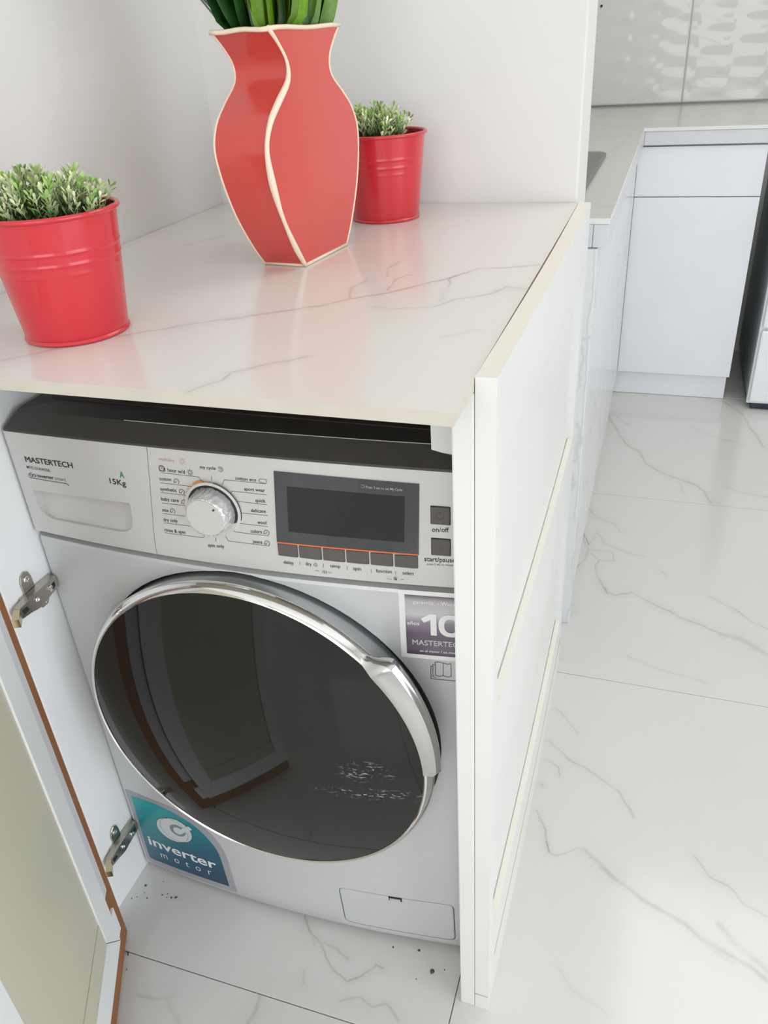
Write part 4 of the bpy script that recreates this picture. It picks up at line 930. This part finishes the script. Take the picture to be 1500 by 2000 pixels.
e = E_.new(0.4); e.color = (0.006, 0.11, 0.19, 1)
inv2 = roundpoly([(0.0142, 0.191), (0.0632, 0.1919), (0.0990, 0.1850), (0.1380, 0.1660), (0.1660, 0.1245), (0.1706, 0.0340), (0.0110, 0.0322)], [0.002, 0.01, 0.02, 0.02, 0.02, 0.001, 0.008])
decal(inv2, 0.0004, 0.0006, 'sticker_print', mt_, st2)
lettering('inverter', (0.0219, 0.0745), (0.1548, 0.0712), 0.0225, 1, 'whiteink', st2, 0.0009)
lettering('motor', (0.0403, 0.0493), (0.1411, 0.0497), 0.0165, -0.6, 'whiteink', st2, 0.0009, spacing='  ')
# motor drawing: two discs with a shaft
def ell(c_, rx, rz, rot, n=28):
    r_ = math.radians(rot)
    return [(c_[0]+rx*math.cos(t)*math.cos(r_)-rz*math.sin(t)*math.sin(r_), c_[1]+rx*math.cos(t)*math.sin(r_)+rz*math.sin(t)*math.cos(r_)) for t in [2*PI*k/n for k in range(n)]]
M['lightgrey'] = mat('light_grey_print', (0.66, 0.70, 0.72), 0.4)
decal(ell((0.0825, 0.1375), 0.031, 0.0275, 20), 0.0006, 0.00075, 'motor_disc', 'lightgrey', st2)
decal(ell((0.0910, 0.1415), 0.031, 0.0275, 20), 0.00075, 0.0009, 'motor_disc', 'lightgrey', st2)
lines([ell((0.0825, 0.1375), 0.031, 0.0275, 20)+[ell((0.0825, 0.1375), 0.031, 0.0275, 20)[0]], ell((0.0910, 0.1415), 0.031, 0.0275, 20)+[ell((0.0910, 0.1415), 0.031, 0.0275, 20)[0]]], 0.0005, 'motor_outline', 'ink', st2, 0.0010)
decal(ell((0.0945, 0.1425), 0.0155, 0.0135, 20), 0.0009, 0.0011, 'motor_disc', 'midgrey', st2)
decal(ell((0.0950, 0.1420), 0.0090, 0.0080, 20), 0.0011, 0.0012, 'motor_disc', 'lightgrey', st2)
decal([(0.0930, 0.1420), (0.1200, 0.1640), (0.1255, 0.1580), (0.0990, 0.1360)], 0.0012, 0.0014, 'motor_shaft', 'lightgrey', st2)
for x in (0.05, 0.54):
    bm = bmesh.new(); lathe(bm, [(0.018, 0.0), (0.018, 0.008), (0.010, 0.0095)], (x, 0.08, 0.0), 20); link('foot', frombm(bm, True, 0.6), 'navy', wm)
    bm = bmesh.new(); lathe(bm, [(0.018, 0.0), (0.018, 0.008), (0.010, 0.0095)], (x, 0.5, 0.0), 20); link('foot', frombm(bm, True, 0.6), 'navy', wm)

# ---------------------------------------------------------------- coral vase
vb = Vector((0.110, 0.994, 0)); vt = Vector((-0.994, 0.110, 0))
vx, vy = K(0.278, 0.315)
V0 = Vector((vx, vy, TZ))
vase = thing('vase', 'coral red angular vase with bare cream edges, holding green strap leaves', 'vase', (vx-0.03, vy+0.06, TZ))
prof = [(0, 0.0595), (0.0236, 0.0775), (0.0609, 0.0995), (0.0889, 0.1115), (0.1227, 0.1205), (0.1539, 0.1215), (0.1797, 0.107), (0.1993, 0.0835), (0.2164, 0.0600), (0.2266, 0.0535), (0.2370, 0.0535), (0.2457, 0.0575), (0.2618, 0.0725), (0.276, 0.0895)]
def interp(tab, z):
    # Catmull-Rom through the table
    for i in range(len(tab)-1):
        if tab[i][0] <= z <= tab[i+1][0]+1e-9:
            p0 = tab[max(i-1, 0)]; p1 = tab[i]; p2 = tab[i+1]; p3 = tab[min(i+2, len(tab)-1)]
            t = (z-p1[0])/(p2[0]-p1[0])
            m1 = (p2[1]-p0[1])/(p2[0]-p0[0]+1e-9)*(p2[0]-p1[0]); m2 = (p3[1]-p1[1])/(p3[0]-p1[0]+1e-9)*(p2[0]-p1[0])
            return (2*t**3-3*t*t+1)*p1[1]+(t**3-2*t*t+t)*m1+(-2*t**3+3*t*t)*p2[1]+(t**3-t*t)*m2
    return tab[-1][1]
thk = [(0, 0.0635), (0.05, 0.068), (0.12, 0.0725), (0.17, 0.076), (0.2, 0.077), (0.227, 0.0765), (0.276, 0.079)]
VH = 0.276
def corners(z, w_=0.0):
    h = interp(prof, z); T = interp(thk, z); c0 = 0.0575
    out = []
    for s, t in ((c0-h+w_, w_), (c0+h-w_, w_), (c0+h-w_, T-w_), (c0-h+w_, T-w_)):
        p = V0 + vb*(s*g_) + vt*(t*g_); out.append(Vector((p.x, p.y, TZ+z*g_)))
    return out
NZ = 44
bm = bmesh.new()
def sidefaces(z0, z1, w_, flip, n):
    for q in range(4):
        cols = []
        for k in range(n+1):
            z = z0+(z1-z0)*k/n; cs = corners(z, w_); cols.append([bm.verts.new(cs[q].lerp(cs[(q+1) % 4], u)) for u in (0, .5, 1)])
        for a, b_ in zip(cols[:-1], cols[1:]):
            for u in range(2): bm.faces.new([a[u], a[u+1], b_[u+1], b_[u]])
sidefaces(0.001, VH, 0, False, NZ)
bm.faces.new([bm.verts.new(c) for c in corners(0.001)])
me = frombm(bm, True, 0.9); bowl = link('vase_body', me, 'coral', vase)
bm = bmesh.new(); sidefaces(0.012, VH-0.0005, 0.004, True, 20); bm.faces.new([bm.verts.new(c) for c in corners(0.012, 0.004)])
link('vase_lining', frombm(bm, True, 0.9), 'clayin', vase, label='dark brown inside of the vase')
def edgecurve(q, r_, z0=0.001, z1=VH, n=44, name='cream_edge'):
    bm = bmesh.new(); tube(bm, [corners(z0+(z1-z0)*k/n)[q] for k in range(n+1)], r_, 8); link(name, frombm(bm, True), 'clay', vase)
n = 44
fr = []
for k in range(n+1):
    z = VH*k/n
    fr.append(0.0024+0.0012*math.sin(PI*min(1, z/0.26)) + 0.0008*math.sin(z*70))
edgecurve(0, fr); edgecurve(1, 0.0014); edgecurve(2, 0.0014); edgecurve(3, 0.0014)
bm = bmesh.new(); ct = corners(VH); ci = corners(VH-0.0006, 0.0045)
for q in range(4):
    a, b_ = ct[q], ct[(q+1) % 4]
    pts = [a.lerp(b_, u/8)+Vector((0, 0, -0.0012+0.0008*math.sin(u*1.1+q))) for u in range(9)]
    tube(bm, pts, 0.0026, 8)
link('cream_rim', frombm(bm, True), 'clay', vase)
bm = bmesh.new(); cb = corners(0.0022)
for q in range(4): tube(bm, [cb[q], cb[(q+1) % 4]], 0.0020, 8)
link('cream_foot', frombm(bm, True), 'clay', vase)

# green strap leaves standing in the vase
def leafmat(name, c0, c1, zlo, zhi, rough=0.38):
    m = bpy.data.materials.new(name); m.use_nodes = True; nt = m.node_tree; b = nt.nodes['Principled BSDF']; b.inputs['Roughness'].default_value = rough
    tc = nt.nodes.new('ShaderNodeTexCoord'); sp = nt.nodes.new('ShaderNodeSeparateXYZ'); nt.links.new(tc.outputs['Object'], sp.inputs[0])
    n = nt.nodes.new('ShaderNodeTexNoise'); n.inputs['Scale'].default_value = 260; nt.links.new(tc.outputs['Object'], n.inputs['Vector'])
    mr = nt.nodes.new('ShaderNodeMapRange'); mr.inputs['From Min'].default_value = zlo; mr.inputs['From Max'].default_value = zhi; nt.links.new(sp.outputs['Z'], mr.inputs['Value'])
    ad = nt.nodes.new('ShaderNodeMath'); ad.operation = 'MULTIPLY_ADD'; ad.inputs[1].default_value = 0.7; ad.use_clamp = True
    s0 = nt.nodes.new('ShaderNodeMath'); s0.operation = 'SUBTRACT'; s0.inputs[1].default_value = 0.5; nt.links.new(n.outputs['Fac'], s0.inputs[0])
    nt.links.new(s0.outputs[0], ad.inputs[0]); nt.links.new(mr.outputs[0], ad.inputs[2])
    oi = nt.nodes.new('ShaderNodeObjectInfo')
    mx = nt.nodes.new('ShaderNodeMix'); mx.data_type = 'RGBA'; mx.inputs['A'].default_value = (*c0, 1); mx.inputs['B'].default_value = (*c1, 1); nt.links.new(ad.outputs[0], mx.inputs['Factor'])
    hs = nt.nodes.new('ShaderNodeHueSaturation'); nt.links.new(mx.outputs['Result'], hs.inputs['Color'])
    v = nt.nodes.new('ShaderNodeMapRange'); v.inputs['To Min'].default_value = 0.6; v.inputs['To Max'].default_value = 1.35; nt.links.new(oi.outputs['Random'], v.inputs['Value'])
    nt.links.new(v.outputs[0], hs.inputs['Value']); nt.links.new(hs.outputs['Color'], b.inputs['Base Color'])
    b.inputs['Subsurface Weight'].default_value = 0.0
    return m
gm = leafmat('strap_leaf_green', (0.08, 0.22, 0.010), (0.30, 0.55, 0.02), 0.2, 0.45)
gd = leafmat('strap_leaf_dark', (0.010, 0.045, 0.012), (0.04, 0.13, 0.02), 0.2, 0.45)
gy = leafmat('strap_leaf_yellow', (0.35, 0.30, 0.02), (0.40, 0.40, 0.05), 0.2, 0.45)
grass = thing('strap_leaf_plant', 'bunch of long green strap leaves standing in the coral vase', 'plant', tuple(V0 + vb*0.055 + vt*0.033 + Vector((0, 0, 0.013))))
def blade(s, t, ls, lt, wd, L_, yaw, m, curl=0.0):
    """starts deep in the vase, leaves through the mouth at (s,t), leaning by ls, lt per metre"""
    bm = bmesh.new(); cols = []
    for k in range(33):
        h = k/32; z = 0.03+L_*h; dz = z-VH
        lean = 1.0 if dz > 0 else 0.25
        ss = s+ls*dz*lean+curl*max(0, dz)**2; tt = t+lt*dz*lean
        if dz < 0: ss = s+(s-0.0575)*dz*0.8*0.5; tt = t
        if dz < 0.004:
            zz_ = min(z, VH); hw = interp(prof, zz_)-0.015; ss = min(0.0575+hw, max(0.0575-hw, ss)); tt = min(0.054, max(0.014, tt))
        p = V0+vb*(ss*g_)+vt*(tt*g_)+Vector((0, 0, z*g_))
        wv = wd*(0.55+0.45*min(1, h*2.2))*(1-max(0, h-0.75)*3.4)*0.5
        u = (vb*math.cos(yaw)+vt*math.sin(yaw)); nn_ = Vector((-u.y, u.x, 0))
        tw = u; cols.append([bm.verts.new(p-tw*wv+nn_*wv*0.25), bm.verts.new(p), bm.verts.new(p+tw*wv+nn_*wv*0.25)])
    for a, b_ in zip(cols[:-1], cols[1:]):
        for u in range(2): bm.faces.new([a[u], a[u+1], b_[u+1], b_[u]])
    link('leaf', frombm(bm, True), m, grass)
rnd = random.Random(11)
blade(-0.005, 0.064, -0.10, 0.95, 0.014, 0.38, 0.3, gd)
blade(0.000, 0.058, -0.10, 0.72, 0.0045, 0.38, 0.2, gy)
blade(0.136, 0.030, 1.35, -0.15, 0.010, 0.38, 0.1, gm, 0.8)
blade(0.132, 0.040, 0.95, 0.1, 0.013, 0.38, 0.2, gm, 0.4)
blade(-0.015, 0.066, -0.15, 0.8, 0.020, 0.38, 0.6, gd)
blade(0.118, 0.030, 0.70, -0.10, 0.011, 0.38, 0.0, gm)
blade(0.105, 0.012, 0.45, -0.3, 0.020, 0.38, 0.2, gm)
for k in range(96):
    f = rnd.random(); s = 0.0575+(rnd.random()-0.5)*0.158; t = 0.006+rnd.random()*0.058
    lt_ = (t-0.035)*9+rnd.uniform(-.15, .15); ls_ = (s-0.0575)*3.0+rnd.uniform(-.25, .25)
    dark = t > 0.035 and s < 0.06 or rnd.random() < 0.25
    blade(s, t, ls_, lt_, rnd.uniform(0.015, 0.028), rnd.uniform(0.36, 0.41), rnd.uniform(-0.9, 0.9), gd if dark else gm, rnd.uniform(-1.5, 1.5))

# ---------------------------------------------------------------- red metal pots with small-leaved plants
RB, PH, RT = 0.0516, 0.1250, 0.0690
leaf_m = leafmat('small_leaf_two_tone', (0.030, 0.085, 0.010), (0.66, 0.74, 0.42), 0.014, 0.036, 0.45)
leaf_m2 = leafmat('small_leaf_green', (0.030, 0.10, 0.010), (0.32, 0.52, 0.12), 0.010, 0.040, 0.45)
def sprig_mesh(seed, big):
    r_ = random.Random(seed); bm = bmesh.new(); H = 0.034+r_.random()*0.008
    pts = [Vector((0.003*math.sin(3*t+seed), 0.003*math.cos(2*t+seed)-0.003, H*t)) for t in [k/5 for k in range(6)]]
    tube(bm, pts, [0.0007, 0.0007, 0.0006, 0.0005, 0.0005, 0.0003], 3)
    def leaf(base, d, L_, w_):
        d = d.normalized(); side = d.cross(Vector((0, 0, 1))).normalized(); up = side.cross(d)
        a = base; m1 = base+d*L_*0.35; m2 = base+d*L_*0.72; tip = base+d*L_+up*L_*0.08
        v = [bm.verts.new(p) for p in (a, m1-side*w_*0.22, m1+side*w_*0.22, m2-side*w_*0.5+up*w_*0.12, m2+up*(-w_*0.05), m2+side*w_*0.5+up*w_*0.12, tip-side*w_*0.25, tip+side*w_*0.25)]
        for f in ((0, 2, 1), (1, 2, 4), (1, 4, 3), (2, 5, 4), (3, 4, 6), (4, 7, 6), (4, 5, 7)): bm.faces.new([v[i] for i in f])
    n = 6
    for k in range(n):
        h = 0.24+0.70*k/(n-1); p = pts[0].lerp(pts[5], h); p.z = H*h
        a0 = k*1.3+seed
        for q in range(2 if k < n-1 else 4):
            a = a0+2*PI*q/(2 if k < n-1 else 4)+r_.uniform(-.3, .3); el = 0.35+0.5*h+r_.uniform(-.2, .2)
            leaf(p, Vector((math.cos(a)*math.cos(el), math.sin(a)*math.cos(el), math.sin(el))), r_.uniform(0.0070, 0.0105), r_.uniform(0.0026, 0.0038))
    me = bpy.data.meshes.new('sprig'); bm.to_mesh(me); bm.free()
    for f in me.polygons: f.use_smooth = True
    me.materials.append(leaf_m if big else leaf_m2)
    return me
SPR = [sprig_mesh(s, s % 3 != 2) for s in range(6)]
def make_pot(cx, cy, label, seed, shift):
    t = thing('potted_plant', label, 'plant', (cx, cy, TZ), 'small-leaved plants in red metal pots')
    return t
p1 = K(0.1282, 0.0208); p2 = K(0.287, 0.634)
LB1 = 'front red metal pot of pale-tipped small-leaved plant at the worktop left edge'
LB2 = 'rear red metal pot with small-leaved plant, half hidden behind the coral vase'
t = make_pot(p1[0], p1[1], LB1, 1, None)
z = PH
pf = [(RB-0.004, 0.0004), (RB+0.0012, 0.0004), (RB+0.0024, 0.0022), (RB+0.0014, 0.0042), (RB+0.0004, 0.0050)]
def rad(h): return RB+0.0004+(RT-0.0035-RB)*(h/PH)
h = 0.006
while h < PH-0.004:
    bump = 0.0
    for hc in (0.0905, 0.0795): bump += 0.0008*math.exp(-((h-hc)/0.0014)**2)
    bump += 0.0002*math.exp(-((h-0.070)/0.0018)**2)
    pf.append((rad(h)+bump, h)); h += 0.0008 if 0.066 < h < 0.095 else 0.004
for k in range(9):
    a = -PI/2+PI*1.5*k/8; pf.append((RT-0.0022+0.0026*math.cos(a), PH-0.0024+0.0026*math.sin(a)))
pf += [(rad(PH)-0.0022, PH-0.006), (rad(0.1)-0.0015, 0.098), (rad(0.02)-0.0015, 0.02), (RB-0.004, 0.010)]
bm = bmesh.new(); lathe(bm, pf, (p1[0], p1[1], TZ), 72, 'z', closed=True)
bmesh.ops.recalc_face_normals(bm, faces=bm.faces)
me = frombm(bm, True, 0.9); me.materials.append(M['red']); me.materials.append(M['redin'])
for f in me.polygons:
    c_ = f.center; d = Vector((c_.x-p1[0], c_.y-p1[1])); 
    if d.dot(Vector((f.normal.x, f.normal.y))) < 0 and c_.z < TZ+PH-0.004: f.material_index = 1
link('pot', me, None, t, label='red enamelled tapering metal pot with two pressed rings')
bm = bmesh.new(); lathe(bm, [(0.0, 0.100), (0.03, 0.1035), (0.055, 0.101), (0.0605, 0.098), (0.0600, 0.094)], (p1[0], p1[1], TZ), 40, 'z')
link('filler', frombm(bm, True), 'soil', t)
def sprigs(par, n, cx, cy, R_, hmax, seed, squash=(1, 1), shared=None):
    r_ = random.Random(seed)
    for k in range(n):
        a = k*2.39996+r_.uniform(-.2, .2); q = math.sqrt((k+0.5)/n); rr_ = q*R_
        o = bpy.data.objects.new('sprig', SPR[k % 6]); C.objects.link(o); o.parent = par
        x = cx+rr_*math.cos(a)*squash[0]; y = cy+rr_*math.sin(a)*squash[1]
        lean = q*q*0.62+r_.uniform(-.12, .12); zz_ = 0.098+hmax*(1-q*q)*0.55+r_.uniform(-.003, .004)
        o.location = (x*0.77, y*0.77, zz_+0.005)
        o.rotation_euler = Matrix.Rotation(lean, 3, Vector((-math.sin(a), math.cos(a), 0))).to_euler()
        o.rotation_euler.rotate_axis('Z', r_.uniform(0, 6.28)) ; s = r_.uniform(0.85, 1.12); o.scale = (s, s, s)
sprigs(t, 120, -0.002, 0.0, 0.060, 0.022, 5)
t2 = t.copy(); C.objects.link(t2); t2.location = (p2[0], p2[1], TZ); t2['label'] = LB2
for ch in list(t.children):
    if ch.name.startswith('sprig'): continue
    c_ = ch.copy(); C.objects.link(c_); c_.parent = t2
sprigs(t2, 104, -0.016, -0.004, 0.050, 0.026, 9)

# ---------------------------------------------------------------- crumbs on the floor by the washer
bm = bmesh.new(); rnd = random.Random(4)
for (x, y, s) in [(0.0151, -0.0325, .0022), (0.030, -0.052, .0014), (0.052, -0.040, .0016), (0.062, -0.042, .0012), (0.070, -0.040, .0016), (0.077, -0.038, .0024), (0.060, -0.036, .001), (0.020, -0.045, .001), (0.040, -0.018, .001), (0.492, -0.012, .0022), (0.520, -0.038, .0034), (0.452, -0.018, .0015), (0.537, -0.030, .001), (0.500, -0.055, .001), (0.005, -0.06, .0013), (0.012, -0.055, .001)]:
    r_ = bmesh.ops.create_icosphere(bm, subdivisions=1, radius=s, matrix=Matrix.Translation((x, y, s*0.35)))
    for v in r_['verts']: v.co.z = max(0.0001, (v.co.z-s*0.35)*0.5+s*0.35); v.co.x += rnd.uniform(-.3, .3)*s; v.co.y += rnd.uniform(-.3, .3)*s
cr2 = link('crumbs', frombm(bm, True), 'crumb', kind='stuff'); tag(cr2, 'scattered brown crumbs on the floor in front of the washing machine', 'crumbs')
